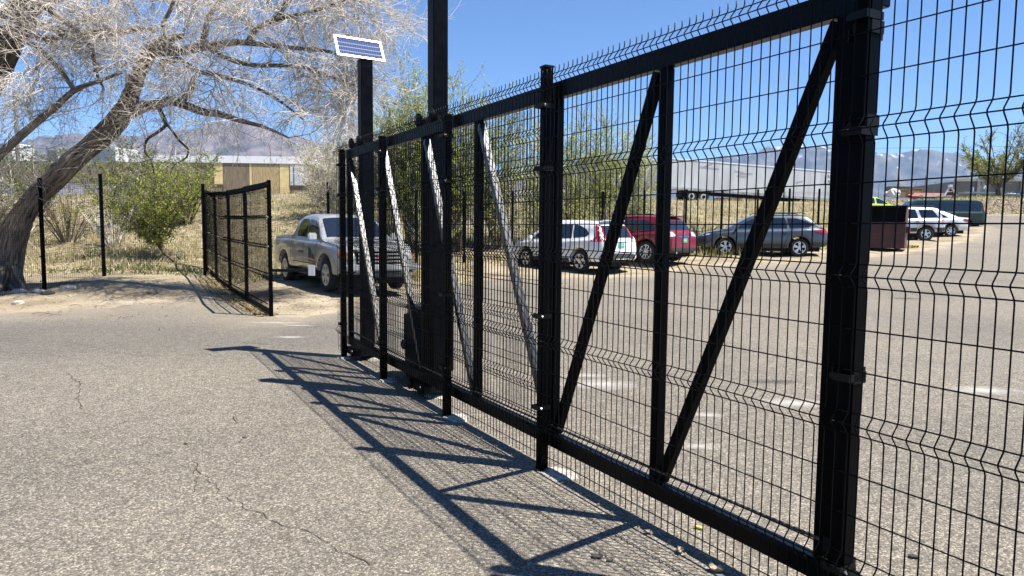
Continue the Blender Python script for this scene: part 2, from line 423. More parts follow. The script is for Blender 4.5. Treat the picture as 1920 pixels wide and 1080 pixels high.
# ---- air
hz = MB().box((-6900, -60, -3), (6900, 6850, 760)).build('haze')
hm = bpy.data.materials.new('haze_air'); hm.use_nodes = True
ht = hm.node_tree
for n_ in list(ht.nodes):
    if n_.type != 'OUTPUT_MATERIAL': ht.nodes.remove(n_)
pv = ht.nodes.new('ShaderNodeVolumePrincipled')
pv.inputs['Color'].default_value = (.45, .66, 1.0, 1)
pv.inputs['Density'].default_value = 6.5e-5
pv.inputs['Anisotropy'].default_value = 0.1
ht.links.new(pv.outputs[0], ht.nodes['Material Output'].inputs['Volume'])
hz.data.materials.append(hm)
tag(hz, kind='stuff')
# ------------------------------------------------------------------ mesh fences
FOLDS = [2.435, 1.91, 1.395, 0.86, 0.33]
def fold_profile(folds, z0, z1, amp=0.034, hw=0.04, rnd_=True):
    pts = [(0, z0)]
    for m_ in sorted(folds):
        pts += [(0, m_ - hw - .012), (amp * .16, m_ - hw + .004), (amp * .88, m_ - .006), (amp * .88, m_ + .006), (amp * .16, m_ + hw - .004), (0, m_ + hw + .012)]
    pts.append((0, z1))
    return pts
def horizontals(folds, lo=None, per=2, hw=0.04):
    fs = sorted(folds, reverse=True)
    out = []
    for i, m_ in enumerate(fs):
        out += [(0, m_ + hw), (1, m_), (0, m_ - hw)]
        a = m_ - hw; b = fs[i + 1] + hw if i + 1 < len(fs) else None
        if b is not None:
            out += [(0, a + (b - a) * k / (per + 1)) for k in range(1, per + 1)]
    if lo is not None: out.append((0, lo))
    return out

PITCH = 0.0465
MESH_N = 2.300
near = empty('wire_mesh_fence', fp(1.6, 2.35, 0), 0, 'tall black welded wire fence in the foreground with slim square posts and folded wires', 'fence')
org = fp(1.6, 2.35, 0)
wire_r = 0.0027
# wires that climb, one shared mesh (local frame: x along fence, y across, at fence angle)
ANG = math.atan2(FD.y, FD.x)
prof = fold_profile(FOLDS, 0.085, 2.512)
vw = MB().tube([(0, a, z) for a, z in prof], wire_r, 6).mesh('upright_wire', BLACKF, True)
def flocal(o, s, n, z):
    o.location = fp(s, n, z) - org
posts_s = [-1.1, 1.61, 3.745, 5.235, 6.815, 8.24]
k = 0
for a, b in zip(posts_s[:-1], posts_s[1:]):
    nwi = round((b - a) / PITCH)
    for i in range(nwi):
        s = a + .012 + (b - a) * i / nwi
        if s < 0.45: continue
        o = link('upright_wire', vw, near); flocal(o, s, MESH_N, 0); o.rotation_euler = (rnd.gauss(0, .0006), rnd.gauss(0, .0007), ANG)
o = link('upright_wire', vw, near); flocal(o, 8.29, MESH_N, 0); o.rotation_euler = (0, 0, ANG)
for a, b in zip(posts_s[:-1], posts_s[1:]):
    L_ = b - a - .008 + (.06 if b > 8 else 0)
    seg = max(6, int(L_ / .25))
    for side, z in horizontals(FOLDS, 0.135):
        ph = rnd.random() * 6
        m_ = MB().tube([(L_ * i / seg, 0, .0014 * math.sin(ph + i * .9)) for i in range(seg + 1)], wire_r, 6)
        o = m_.build('level_wire', BLACKF, near, True); flocal(o, a + .004, MESH_N - side * .034 * .8 + .0035, z); o.rotation_euler = (0, 0, ANG)
def clamp_mesh(w, t):
    m_ = MB()
    m_.box((-w, t + .024, -.014), (w, t + .030, .014))
    m_.box((-w, -t, -.014), (-w + .005, t + .024, .014)); m_.box((w - .005, -t, -.014), (w, t + .024, .014))
    m_.box((w, t + .01, -.01), (w + .014, t + .024, .01))
    return m_.mesh('clamp', DUSTY)
cl = clamp_mesh(.036, .032)
bolt_me = MB().cyl((0, 0, 0), (0, 1, 0), .008, .012, 6).mesh('bolt', BOLT)
for s in posts_s:
    top = {3.745: 2.54, 1.61: 2.66}.get(s, 2.45)
    m_ = MB().box((-.03, -.03, -.02), (.03, .03, top)).build('post', BLACKP, near, bevel=.004)
    flocal(m_, s, 2.352, 0); m_.rotation_euler = (0, 0, ANG)
    capm = MB().box((-.033, -.033, top), (.033, .033, top + .012)).build('post_cap', DUSTY, m_)
    for z in ((2.30, 1.92, 1.0, .40) if s != 1.61 else (2.30, 1.92, 1.02, .28)):
        c_ = link('clamp', cl, m_); c_.location = (0, -.002, z + rnd.uniform(-.02, .02))
        bo = link('bolt', bolt_me, m_); bo.location = (.047 * (1 if rnd.random() < .5 else -1), .040, c_.location.z)
# second, thicker post tied beside the nearest fence post
m_ = MB().box((-.032, -.032, 0), (.032, .032, 2.72)).build('post', BLACKP, near, bevel=.004); flocal(m_, 1.665, 2.425, 0); m_.rotation_euler = (0, 0, ANG)
for z in (2.27, 1.945, 1.02, .27):
    c_ = MB().box((-.086, .098, -.022), (-.018, .103, .022)).box((-.091, .038, -.022), (-.0865, .103, .022)).box((-.091, .034, -.022), (-.034, .038, .022)).box((-.039, -.034, -.022), (-.034, .034, .022)).box((-.039, -.04, -.022), (.04, -.034, .022)).box((.034, -.034, -.022), (.041, .05, .022)).build('strap', DUSTY, m_); c_.location = (0, 0, z)

# concrete footings round the posts
def blob(name, c, rx, ry, h, m, seed, parent=None, k=22):
    r_ = random.Random(seed); ph = [r_.uniform(.55, 1.3) for _ in range(k)]
    ph = [(ph[i - 1] + ph[i] * 3 + ph[(i + 1) % k]) / 5 for i in range(k)]
    vs = [(0, 0, h)]
    for j, (q, zz) in enumerate(((.55, h), (.85, h * .75), (1.0, -.01))):
        vs += [(rx * q * ph[i] * math.cos(2 * math.pi * i / k), ry * q * ph[i] * math.sin(2 * math.pi * i / k), zz + (r_.uniform(-.15, .15) * h if j < 2 else 0)) for i in range(k)]
    fs = [(0, 1 + i, 1 + (i + 1) % k) for i in range(k)]
    for j in range(2):
        fs += [(1 + j * k + i, 1 + (j + 1) * k + i, 1 + (j + 1) * k + (i + 1) % k, 1 + j * k + (i + 1) % k) for i in range(k)]
    o = MB().add(vs, fs).build(name, m, parent, True); o.location = c
    return o
PALEC = mat('pale_concrete', (.50, .46, .40), .95, var=.45, scale=24, bump=1, bscale=40)
for i, (s, n, rx, ry, what) in enumerate(((3.62, 2.40, .17, .12, 'rough pale concrete footing at the foot of the post in the middle of the fence'), (5.14, 2.40, .14, .11, 'rough pale concrete footing below the third fence post from the gate end'),
                                 (6.74, 2.38, .15, .10, 'rough pale concrete footing below the second fence post from the gate end'), (8.2, 2.36, .13, .11, 'rough pale concrete footing of the last fence post beside the gate opening'))):
    o = blob('concrete_footing', fp(s, n, 0.002), rx, ry, .012, PALEC, 40 + i); o.rotation_euler = (0, 0, ANG)
    tag(o, what, 'footing', 'concrete footings along the fence')
for i, (s, n, rx, ry, what) in enumerate(((6.0, 2.66, .26, .20, 'wide pale concrete pad under the tall gate post'), (7.98, 2.68, .24, .18, 'wide pale concrete pad under the post with the solar panel'))):
    o = blob('concrete_pad', fp(s, n, 0.003), rx, ry, .03, PALEC, 60 + i); o.rotation_euler = (0, 0, ANG)
    tag(o, what, 'concrete pad')

# ------------------------------------------------------------------ sliding gate
gate = empty('sliding_gate', fp(4, 2.43, 0), 0, 'long black steel sliding gate frame with slanting braces just behind the wire fence', 'gate')
gorg = fp(4, 2.43, 0)
N0, N1 = 2.402, 2.462
def gl(p): return p - gorg
def gbox(name, s0, s1, z0, z1, n0=N0, n1=N1, m=BLACK, bev=.004, parent=None):
    c = gl(fp((s0 + s1) / 2, (n0 + n1) / 2, (z0 + z1) / 2))
    return MB().obox(c, FD * (s1 - s0) / 2, NR * (n1 - n0) / 2, Vector((0, 0, (z1 - z0) / 2))).build(name, m, parent or gate, bevel=bev)
gbox('top_beam', 1.60, 8.27, 2.358, 2.458)
gbox('bottom_beam', 1.60, 8.27, .155, .245)
UPR = [1.735, 2.745, 3.735, 4.83, 5.90, 7.02, 8.20]
for s in UPR:
    w = .04 if s == 1.735 else .027
    gbox('upright', s - w, s + w, .2455, 2.3575, N0 + .001, N1 - .001, BLACKP)
GLAREB = mat('sun_glare_brace_black', (0.003, 0.0032, 0.004), 0.34, spec=1.0)  # same black gate paint, gloss boosted so the sunlit braces carry sun glare
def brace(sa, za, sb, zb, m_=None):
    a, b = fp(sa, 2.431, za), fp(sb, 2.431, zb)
    MB().bar(gl(a), gl(b), .052, NR, .052).build('brace', m_ or GLAREB, gate, bevel=.003)
brace(2.80, 2.345, 3.69, .26, BLACKP); brace(1.78, 2.345, 2.70, .26, BLACKP)  # same paint as the glaring braces, kept dull so these stay dark
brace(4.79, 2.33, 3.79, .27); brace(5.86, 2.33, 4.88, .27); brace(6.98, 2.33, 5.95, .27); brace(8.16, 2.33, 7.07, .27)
# the leaf's own wire filling (only the part that closes the opening)
gm = MB()
gf = [2.18, 1.78, 1.36, .94, .5]
gp_ = fold_profile(gf, .245, 2.358)
s = 3.76
while s < 8.17:
    gm.tube([gl(fp(s, 2.475 - a, z)) for a, z in gp_], wire_r, 4, False); s += PITCH
for side, z in horizontals(gf, .30, per=2):
    gm.tube([gl(fp(3.73, 2.478 - side * .027, z)), gl(fp(8.19, 2.478 - side * .027, z))], wire_r, 4, False)
tag(gm.build('wire_filling', BLACKF, gate), kind='stuff')
# drive chain along the bottom beam
ch = MB(); s = 1.75; i = 0
while s < 8.1:
    sag = .335 - .045 * math.sin(math.pi * (s - 1.75) / 6.35)
    ch.obox(gl(fp(s, 2.40, sag)), FD * .010, NR * (.006 if i % 2 else .003), Vector((0, 0, .004 if i % 2 else .007))); s += .0175; i += 1
CHAINM = mat('chain_steel', (.10, .09, .08), .35, metal=.8)
tag(ch.build('chain', CHAINM, gate), kind='stuff')
for s in (1.70, 8.15):
    gbox('chain_bracket', s - .02, s + .02, .30, .36, 2.388, 2.401, DUSTY, .002)

# tall posts that carry the gate
POSTM = mat('black_post_paint', (.0035, .004, .006), .38, var=.5, scale=14, bump=.05, bscale=200, spec=.06)
def tallpost(s0, s1, n0, n1, top, name, label):
    o = empty(name, fp((s0 + s1) / 2, (n0 + n1) / 2, 0), 0, label, 'post')
    L0 = fp((s0 + s1) / 2, (n0 + n1) / 2, 0)
    MB().obox(Vector((0, 0, top / 2)), FD * (s1 - s0) / 2, NR * (n1 - n0) / 2, Vector((0, 0, top / 2))).build('column', POSTM, o, bevel=.006)
    MB().obox(Vector((0, 0, top + .006)), FD * ((s1 - s0) / 2 + .004), NR * ((n1 - n0) / 2 + .004), Vector((0, 0, .006))).build('cap', DUSTY, o)
    MB().obox(Vector((0, 0, .06)), FD * .13, NR * .13, Vector((0, 0, .008))).build('base_plate', DUSTY, o)
    return o, L0
tp, L0 = tallpost(5.86, 6.0, 2.50, 2.64, 3.62, 'gate_post', 'tallest black steel post standing bare behind the sliding gate')
sp_, L1 = tallpost(7.95, 8.09, 2.50, 2.64, 3.455, 'gate_post', 'black steel post behind the gate that carries the solar panel')
for o_, L_ in ((tp, L0), (sp_, L1)):
    sc_ = (L_ - fp(0, 2.57, 0)).dot(FD)
    for ds in (-.16, .14):
        c = fp(sc_ + ds, 2.44, 2.53) - L_
        w = MB().cyl(c, NR, .055, .035, 24).cyl(c, NR, .062, .006, 24).build('guide_roller', DUSTY, o_, True)
        MB().cyl(c - NR * .022, NR, .012, .02, 8).build('axle', BOLT, w)
    MB().obox(fp(sc_, 2.48, 2.50) - L_, FD * .24, NR * .02, Vector((0, 0, .03))).build('roller_bracket', DUSTY, o_, bevel=.003)
    c = fp(sc_ + .05, 2.43, .095) - L_
    tr = MB().obox(c, FD * .2, NR * .06, Vector((0, 0, .035))).build('roller_truck', DUSTY, o_, bevel=.006)
    for ds in (-.12, .12):
        MB().cyl(c + FD * ds + Vector((0, 0, .0)) - NR * .068, NR, .045, .02, 16).build('roller', BLACK, tr)
# gate operator between the posts
op = empty('gate_operator', fp(6.75, 2.75, 0), 0, 'black plastic gate motor housing on a low post behind the sliding gate', 'gate motor')
PLAST = mat('black_plastic', (.02, .02, .02), .45, bump=.05, bscale=200)
MB().obox((0, 0, .17), FD * .17, NR * .13, Vector((0, 0, .17))).build('pedestal', DUSTY, op, bevel=.01)
hs = MB().obox((0, 0, .52), FD * .19, NR * .15, Vector((0, 0, .19))).build('housing', PLAST, op, bevel=.05)
MB().obox((0, 0, .735), FD * .17, NR * .13, Vector((0, 0, .025))).build('lid', PLAST, op, bevel=.02)
MB().cyl(-NR * .19 + Vector((0, 0, .36)), NR, .05, .05, 14).build('sprocket', CHAINM, op)
ct = empty('control_box', fp(6.30, 2.74, 0), 0, 'tall dark control cabinet beside the black gate motor', 'control box')
MB().obox((0, 0, .55), FD * .17, NR * .09, Vector((0, 0, .38))).build('cabinet', DUSTY, ct, bevel=.01)
MB().obox((0, 0, .09), FD * .05, NR * .05, Vector((0, 0, .085))).build('stand', DUSTY, ct)
MB().obox(-NR * .094 + Vector((0, 0, .55)), FD * .15, NR * .004, Vector((0, 0, .34))).build('door', PLAST, ct)

# solar panel
PANEL = [Vector((-2.06, 8.18, 3.73)), Vector((-1.58, 8.46, 3.72)), Vector((-1.49, 8.35, 3.47)), Vector((-1.98, 8.05, 3.47))]
pc = sum(PANEL, Vector()) / 4
ex = ((PANEL[1] - PANEL[0]) + (PANEL[2] - PANEL[3])).normalized()
ez_ = ((PANEL[0] - PANEL[3]) + (PANEL[1] - PANEL[2])); ez_ = (ez_ - ex * ez_.dot(ex)).normalized()
en = ez_.cross(ex); en = -en if en.y > 0 else en
WH, HH = .56, .29
so = empty('solar_panel', pc, 0, 'small solar panel in a white frame tilted on top of the black post', 'solar panel')
ALU = mat('white_anodised_frame', (.78, .79, .80), .35, metal=.2)
fr = MB()
t_ = .022
fr.obox(ez_ * (HH / 2 - t_ / 2), ex * WH / 2, ez_ * t_ / 2, en * .014).obox(-ez_ * (HH / 2 - t_ / 2), ex * WH / 2, ez_ * t_ / 2, en * .014)
fr.obox(ex * (WH / 2 - t_ / 2), ex * t_ / 2, ez_ * (HH / 2 - t_), en * .0138).obox(-ex * (WH / 2 - t_ / 2), ex * t_ / 2, ez_ * (HH / 2 - t_), en * .0138)
fr.build('frame', ALU, so)
BACKS = mat('panel_backsheet', (.26, .33, .45), .6, spec=.1)
MB().obox(-en * .002, ex * (WH / 2 - t_), ez_ * (HH / 2 - t_), en * .004).build('backsheet', BACKS, so)
CELL = mat('silicon_cell', (.010, .04, .17), .5, var=.5, scale=60, spec=.05)
cme = MB().obox((0, 0, 0), ex * .0122, ez_ * .0225, en * .001).mesh('cell', CELL)
nx_, nz_ = 18, 4
for i in range(nx_):
    for j in range(nz_):
        o = link('cell', cme, so)
        o.location = ex * ((i + .5) / nx_ - .5) * (WH - 2 * t_ - .008) + ez_ * ((j + .5) / nz_ - .5) * (HH - 2 * t_ - .008) + en * .0035
MB().obox(-en * .03, ex * .03, ez_ * .06, en * .012).build('junction_box', PLAST, so)
MB().bar(-en * .016, Vector(fp(8.02, 2.57, 3.466)) - pc, .035, ex).build('bracket', DUSTY, so)
# ------------------------------------------------------------------ the fence beyond the gate opening
org2 = fp(12.6, 2.33, 0)
f2 = empty('wire_mesh_fence', org2, 0, 'black wire fence section with broad uprights between the sand mound and the pickup', 'fence')
F2S = [12.62, 15.2, 17.6, 20.1, 22.4]
def l2(s, n, z): return fp(s, n, z) - org2
def base2(s):
    p = fp(s, 2.33, 0); return Tz(p.x, p.y)
for i, s in enumerate(F2S):
    b = base2(s); w = .035 if i == 0 else .05
    MB().obox(l2(s, 2.33, b + 1.15), FD * w, NR * .03, Vector((0, 0, 1.2 if i == 0 else 1.13))).build('post', BLACKP, f2, bevel=.004)
def h2(s, t): return base2(s) + t
g2 = MB(); s = 12.6
F2F = [2.2, 1.72, 1.22, .72, .25]
pr2 = fold_profile(F2F, .05, 2.33, amp=.045)
while s < 22.4:
    b = base2(s)
    g2.tube([l2(s, 2.29 - a, b + z) for a, z in pr2], .0024, 4, False); s += PITCH
for side, z in horizontals(F2F, .1):
    sg = np.linspace(12.6, 22.4, 12)
    g2.tube([l2(q, 2.29 - side * .04, base2(q) + z) for q in sg], .0022, 4, False)
tag(g2.build('wire_filling', BLACKF, f2), kind='stuff')
for z in (1.72, 1.22, .72):
    sg = np.linspace(12.6, 22.4, 12)
    MB().tube([l2(q, 2.37, base2(q) + z) for q in sg], .014, 6).build('rail', BLACKP, f2)
for s in F2S[:3]:
    for z in (1.72, 1.22):
        o = MB().obox((0, 0, 0), FD * .03, NR * .01, Vector((0, 0, .012))).build('bolt_plate', BOLT, f2); o.location = l2(s - .06, 2.285, base2(s) + z)
# top strip and skirt: flat bars that close the panels
for a, b in zip(F2S[:-1], F2S[1:]):
    MB().bar(l2(a, 2.31, base2(a) + 2.27), l2(b, 2.31, base2(b) + 2.30), .02, NR, .10).build('top_strip', DUSTY, f2)
    MB().bar(l2(a, 2.33, base2(a) + .07), l2(b, 2.33, base2(b) + .07), .02, NR, .09).build('bottom_strip', DUSTY, f2)
# latch arm with a pale sign plate towards the pickup
MB().bar(l2(12.62, 2.36, .80), l2(12.62, 2.36, .80) + Vector((.62, .1, .0)), .05, Vector((0, 0, 1))).build('latch_arm', DUSTY, f2)
MB().obox(l2(12.62, 2.36, .80) + Vector((.66, .08, 0)), (.055, 0, 0), (0, .012, 0), (0, 0, .09)).build('latch_plate', mat('galvanised_plate', (.62, .62, .60), .5), f2)

# ------------------------------------------------------------------ the fence at the back of the lot
BF = [(-260, 12.2), (-150, 13.2), (-40, 14.5), (80, 15.9), (193, 17.4), (383, 19.3), (505, 20.4), (616, 21.6), (700, 22.7), (780, 23.8), (870, 24.8), (960, 25.7), (1045, 26.5), (1128, 27.4), (1205, 28.3),
      (1283, 29.6), (1350, 30.2), (1416, 30.6), (1475, 31.0), (1530, 31.5), (1590, 32.2)]
bfo = gp(193, 17.4); bfo.z = 0
bf = empty('wire_mesh_fence', bfo, 0, 'long black wire fence at the back of the lot, in front of the bushy bank', 'fence')
gm = MB(); BFF = [2.3, 1.8, 1.3, .8, .3]
prB = [(0, .03), (0, 2.42)]
P_ = [gp(u, D) for u, D in BF]
for i, p in enumerate(P_):
    q = P_[min(i + 1, len(P_) - 1)] - P_[max(i - 1, 0)]; q.z = 0; q.normalize(); nn = Vector((q.y, -q.x, 0))
    MB().obox(p - bfo + Vector((0, 0, 1.20)), q * .032, nn * .032, Vector((0, 0, 1.32))).build('post', BLACKP, bf)
    for z in (2.15, 1.45, .75, .2):
        MB().obox(p - bfo + Vector((0, 0, z)) - nn * .03, q * .075, nn * .012, Vector((0, 0, .012))).build('clamp', DUSTY, bf)
for a, b in zip(P_[:-1], P_[1:]):
    L_ = (b - a).length; d = (b - a) / L_
    n_ = max(3, int(L_ / (.05 if a.y < 22 else .075)))
    r_ = .0026
    for k in range(n_):
        p = a.lerp(b, k / n_); z0 = Tz(p.x, p.y)
        gm.tube([Vector((p.x, p.y, z0 + .02)) - bfo, Vector((p.x, p.y, z0 + 2.42)) - bfo], r_, 3, False)
    m_ = [(.03) + 0] + [x for f_ in BFF for x in (f_ - .05, f_, f_ + .05)] + [.55, 1.05, 1.55, 2.05]
    for z in m_:
        pts = [Vector((p.x, p.y, Tz(p.x, p.y) + z)) - bfo for p in (a, a.lerp(b, .5), b)]
        gm.tube(pts, r_, 3, False)
tag(gm.build('wire_filling', BLACKF, bf), kind='stuff')
# ------------------------------------------------------------------ vehicles
TYRE = mat('tyre_rubber', (.018, .018, .018), .85, bump=.2, bscale=90)
GLASS = mat('tinted_car_glass', (.012, .016, .020), .06, spec=.9, coat=.5)
DARKP = mat('dark_grey_car_plastic', (.035, .035, .037), .6)
ALLOY = mat('alloy_wheel', (.62, .62, .63), .3, metal=.7)
CHROME = mat('chrome_trim', (.75, .75, .77), .12, metal=1)
REDL = mat('red_lamp_lens', (.42, .012, .015), .12, coat=.8)
WHL = mat('clear_lamp_lens', (.55, .56, .57), .1, coat=.9)
AMB = mat('amber_lamp_lens', (.75, .25, .03), .15, coat=.6)
PLATE = mat('turquoise_plate', (.10, .50, .50), .5, var=.35, scale=30)
PLTXT = mat('yellow_plate_text', (.75, .55, .12), .5)
SEAM = mat('panel_gap', (.006, .006, .006), .9)
UNDER = mat('underbody', (.01, .01, .01), .95)
WELL = mat('interior_dark', (.02, .02, .02), .9)

def lerpc(pts, x):
    xs = [p[0] for p in pts]; ys = [p[1] for p in pts]
    return float(np.interp(x, xs, ys))
def smoothc(pts, n=260):
    """corner-rounded polyline: interpolate, then blur a little"""
    xs = np.linspace(pts[0][0], pts[-1][0], n); y = np.interp(xs, [p[0] for p in pts], [p[1] for p in pts])
    for _ in range(3):
        yp = np.pad(y, 2, mode='edge'); y = (yp[:-4] + 2 * yp[1:-3] + 3 * yp[2:-2] + 2 * yp[3:-1] + yp[4:]) / 9
    return lambda x: float(np.interp(x, xs, y))
class Car:
    def __init__(s, name, label, group, paint, L, Wd, top, belt, bot, wb, wx0, rw, track, loc, az, plan=None, tumble=.42, cat='car', rz_extra=None, tilt=0):
        s.root = empty(name, loc, R(90 - az), label, cat, group)
        if tilt: s.root.rotation_euler[1] = R(tilt)
        s.paint = paint
        half = L / 2
        tp, bl = smoothc(top), smoothc(belt)
        plan = plan or [(-half, .80), (-half + .06, .87), (-half + .18, .93), (-half + .5, .985), (-half + 1.2, 1), (half - 1.3, 1), (half - .7, .965), (half - .35, .90), (half - .14, .80), (half, .62)]
        pl = smoothc(plan)
        ra = rw + .065
        arches = [(wx0, ra), (wx0 + wb, ra)]
        xs = set(np.linspace(-half, half, 110).round(4))
        for e in (-half, half):
            for d in (.008, .02, .035, .06, .09): xs.add(round(e - math.copysign(d, e), 4))
        for ax, r_ in arches:
            for t in np.linspace(-1, 1, 13): xs.add(round(ax + r_ * math.sin(t * math.pi / 2), 4))
        xs = sorted(xs)
        rings = []
        for x in xs:
            zt = tp(x); zb = lerpc(bot, x)
            for ax, r_ in arches:
                if abs(x - ax) < r_:
                    zb = max(zb, rw + math.sqrt(max(0, r_ * r_ - (x - ax) ** 2)))
            zs = min(bl(x), zt - .03); zb = min(zb, zs - .05)
            w = Wd / 2 * pl(x); g = zt - zs
            gt = max(0, g - .05)
            hh = zs - zb
            yc = w * s.shelf - tumble * gt
            ring = [(0, zb), (w * .80, zb), (w * .955, zb + .015), (w * .985, zb + .10 * hh), (w, zb + .35 * hh), (w * 1.0, zb + .62 * hh), (w * max(.985, min(.995, s.shelf + .02)), zb + .86 * hh), (w * min(.99, s.shelf + .025), zs - .005),
                    (w * s.shelf - tumble * gt * .06, zs + min(.02, g * .3)), (w * s.shelf - tumble * gt * .5, zs + g * .5), (yc + .01, zt - min(.07, g * .3)), (yc - .05, zt - min(.028, g * .2)), (yc - .18, zt - .006), (yc * .45, zt + .004), (0, zt + .008)]
            rings.append([(x, y, z) for y, z in ring] + [(x, -y, z) for y, z in ring[-2:0:-1]])
        k = len(rings[0]); n = len(rings)
        vs = [p for r_ in rings for p in r_]
        fs = [(i * k + j, (i + 1) * k + j, (i + 1) * k + (j + 1) % k, i * k + (j + 1) % k) for i in range(n - 1) for j in range(k)]
        fs.append(tuple(range(k))); fs.append(tuple((n - 1) * k + j for j in range(k))[::-1])
        me = bpy.data.meshes.new('body'); me.from_pydata(vs, [], fs); me.materials.append(paint)
        bm = bmesh.new(); bm.from_mesh(me); bmesh.ops.recalc_face_normals(bm, faces=bm.faces[:])
        bm.to_mesh(me)
        s.bvh = BVHTree.FromBMesh(bm); bm.free()
        me.polygons.foreach_set('use_smooth', [True] * len(me.polygons))
        try: me.set_sharp_from_angle(angle=R(42))
        except Exception: pass
        s.body = link('body', me, s.root)
        # wheels
        s.rw = rw
        for ax in (wx0, wx0 + wb):
            for sd in (1, -1):
                s.wheel((ax, sd * track / 2, rw), sd)
        MB().box((-half + .25, -Wd * .36, rw * .55), (half - .3, Wd * .36, rw + .25)).build('underbody', UNDER, s.root)
        s.H = (L, Wd)
    shelf = .93; spokes = 5; swidth = .05; rimr = .66; dual = True; rimm = None
    def wheel(s, c, sd):
        r = s.rw; w = .105
        prof = [(r * .62, w * .9), (r * .80, w), (r * .93, w * .92), (r * .995, w * .68), (r, 0), (r * .995, -w * .68), (r * .93, -w * .92), (r * .80, -w), (r * .62, -w * .9)]
        key = ('tyre', round(r, 3))
        if key not in CARMESH:
            m_ = MB(); k = 36; vs = [(a * math.cos(2 * math.pi * j / k), y, a * math.sin(2 * math.pi * j / k)) for a, y in prof for j in range(k)]
            fs = [(i * k + j, i * k + (j + 1) % k, (i + 1) * k + (j + 1) % k, (i + 1) * k + j) for i in range(len(prof) - 1) for j in range(k)]
            m_.add(vs, fs); CARMESH[key] = m_.mesh('wheel', TYRE, True)
        t = link('wheel', CARMESH[key], s.root, c)
        key = ('rim', round(r, 3), s.spokes, s.swidth, s.dual, s.rimm)
        if key not in CARMESH:
            R0 = r * s.rimr
            m_ = MB()
            k = 36
            def ringm(a0, y0, a1, y1):
                vs = [(a * math.cos(2 * math.pi * j / k), y, a * math.sin(2 * math.pi * j / k)) for a, y in ((a0, y0), (a1, y1)) for j in range(k)]
                m_.add(vs, [(j, (j + 1) % k, k + (j + 1) % k, k + j) for j in range(k)])
            ringm(R0 * 1.0, w * .93, R0 * .90, w * .93); ringm(R0 * 1.0, w * .93, R0 * 1.0, w * .5); ringm(R0 * .90, w * .93, R0 * .88, w * .3)
            for i in range(s.spokes):
                base = 2 * math.pi * i / s.spokes + math.pi / 2
                for off in ((-.16, .16) if s.dual else (0,)):
                    a = base + off; d = Vector((math.cos(a), 0, math.sin(a))); q = Vector((-math.sin(a), 0, math.cos(a)))
                    d0 = Vector((math.cos(base + off * .4), 0, math.sin(base + off * .4)))
                    p0 = d0 * R0 * .12 + Vector((0, w * .75, 0)); p1 = d * R0 * .93 + Vector((0, w * .86, 0))
                    m_.bar(p0, p1, .02, Vector((0, 1, 0)), s.swidth)
            m_.cyl((0, w * .78, 0), (0, 1, 0), R0 * .2, .03, 16)
            rim = m_.mesh('rim', s.rimm or ALLOY); CARMESH[key] = rim
            b_ = MB().cyl((0, w * .2, 0), (0, 1, 0), R0 * .95, .02, 28).mesh('brake', UNDER); CARMESH[key + ('b',)] = b_
        ri = link('rim', CARMESH[key], t); br = link('brake', CARMESH[key + ('b',)], t)
        if sd < 0: ri.rotation_euler = (0, 0, math.pi); br.rotation_euler = (0, 0, math.pi)
    def decal(s, name, poly, plane, m, off=.006, parent=None, cut=.10, hole=None):
        """a panel whose outline is given in a side, rear, front or top view, laid on the body"""
        bm = bmesh.new()
        vs = [bm.verts.new((a, b, 0)) for a, b in poly]
        bm.faces.new(vs)
        bmesh.ops.triangulate(bm, faces=bm.faces[:])
        for _ in range(5):
            es = [e for e in bm.edges if e.calc_length() > cut]
            if not es: break
            bmesh.ops.subdivide_edges(bm, edges=es, cuts=1)
            bmesh.ops.triangulate(bm, faces=bm.faces[:])
        fr = {'L': ((0, 9), (0, -1, 0)), 'R': ((0, -9), (0, 1, 0)), 'rear': ((-9, 0), (1, 0, 0)), 'front': ((9, 0), (-1, 0, 0)), 'top': (None, (0, 0, -1))}[plane]
        d = Vector(fr[1])
        bad = []
        for v in bm.verts:
            a, b = v.co.x, v.co.y
            o = Vector((a, fr[0][1], b)) if plane in 'LR' else Vector((fr[0][0], a, b)) if plane != 'top' else Vector((a, b, 9))
            hit = s.bvh.ray_cast(o, d)
            if hit[0] is None: bad.append(v); continue
            v.co = hit[0] - d * off
        if bad: bmesh.ops.delete(bm, geom=bad, context='VERTS')
        bmesh.ops.recalc_face_normals(bm, faces=bm.faces[:])
        me = bpy.data.meshes.new(name); bm.to_mesh(me)
        # face outwards
        if len(me.polygons):
            nsum = sum((p.normal * p.area for p in me.polygons), Vector())
            if nsum.dot(d) > 0:
                bmesh.ops.reverse_faces(bm, faces=bm.faces[:]); bm.to_mesh(me)
        bm.free()
        me.materials.append(m); me.polygons.foreach_set('use_smooth', [True] * len(me.polygons))
        return link(name, me, parent or s.root)
    def both(s, name, poly, m, **k):
        for p in 'LR': s.decal(name, poly, p, m, **k)
    def line(s, pts, plane, w=.012, name='panel_gap', m=None, off=.004):
        for a, b in zip(pts[:-1], pts[1:]):
            a, b = Vector((*a, 0)), Vector((*b, 0)); d = (b - a); 
            if d.length < 1e-6: continue
            n = Vector((-d.y, d.x, 0)).normalized() * w / 2
            s.decal(name, [tuple((a + n).xy), tuple((b + n).xy), tuple((b - n).xy), tuple((a - n).xy)][::-1], plane, m or SEAM, off=off, cut=.12)
    def mirror(s, x, z, y, sd, m=None, size=(.1, .09, .075)):
        mm = MB().obox((x, sd * (y + .12), z), (size[0] * .5, 0, 0), (0, size[1], 0), (0, 0, size[2])).build('wing_mirror', m or s.paint, s.root, bevel=.025)
        MB().obox((x, sd * (y + .01), z - size[2] * .6), (.03, 0, 0), (0, .05, 0), (0, 0, .02)).build('mirror_arm', DARKP, mm)
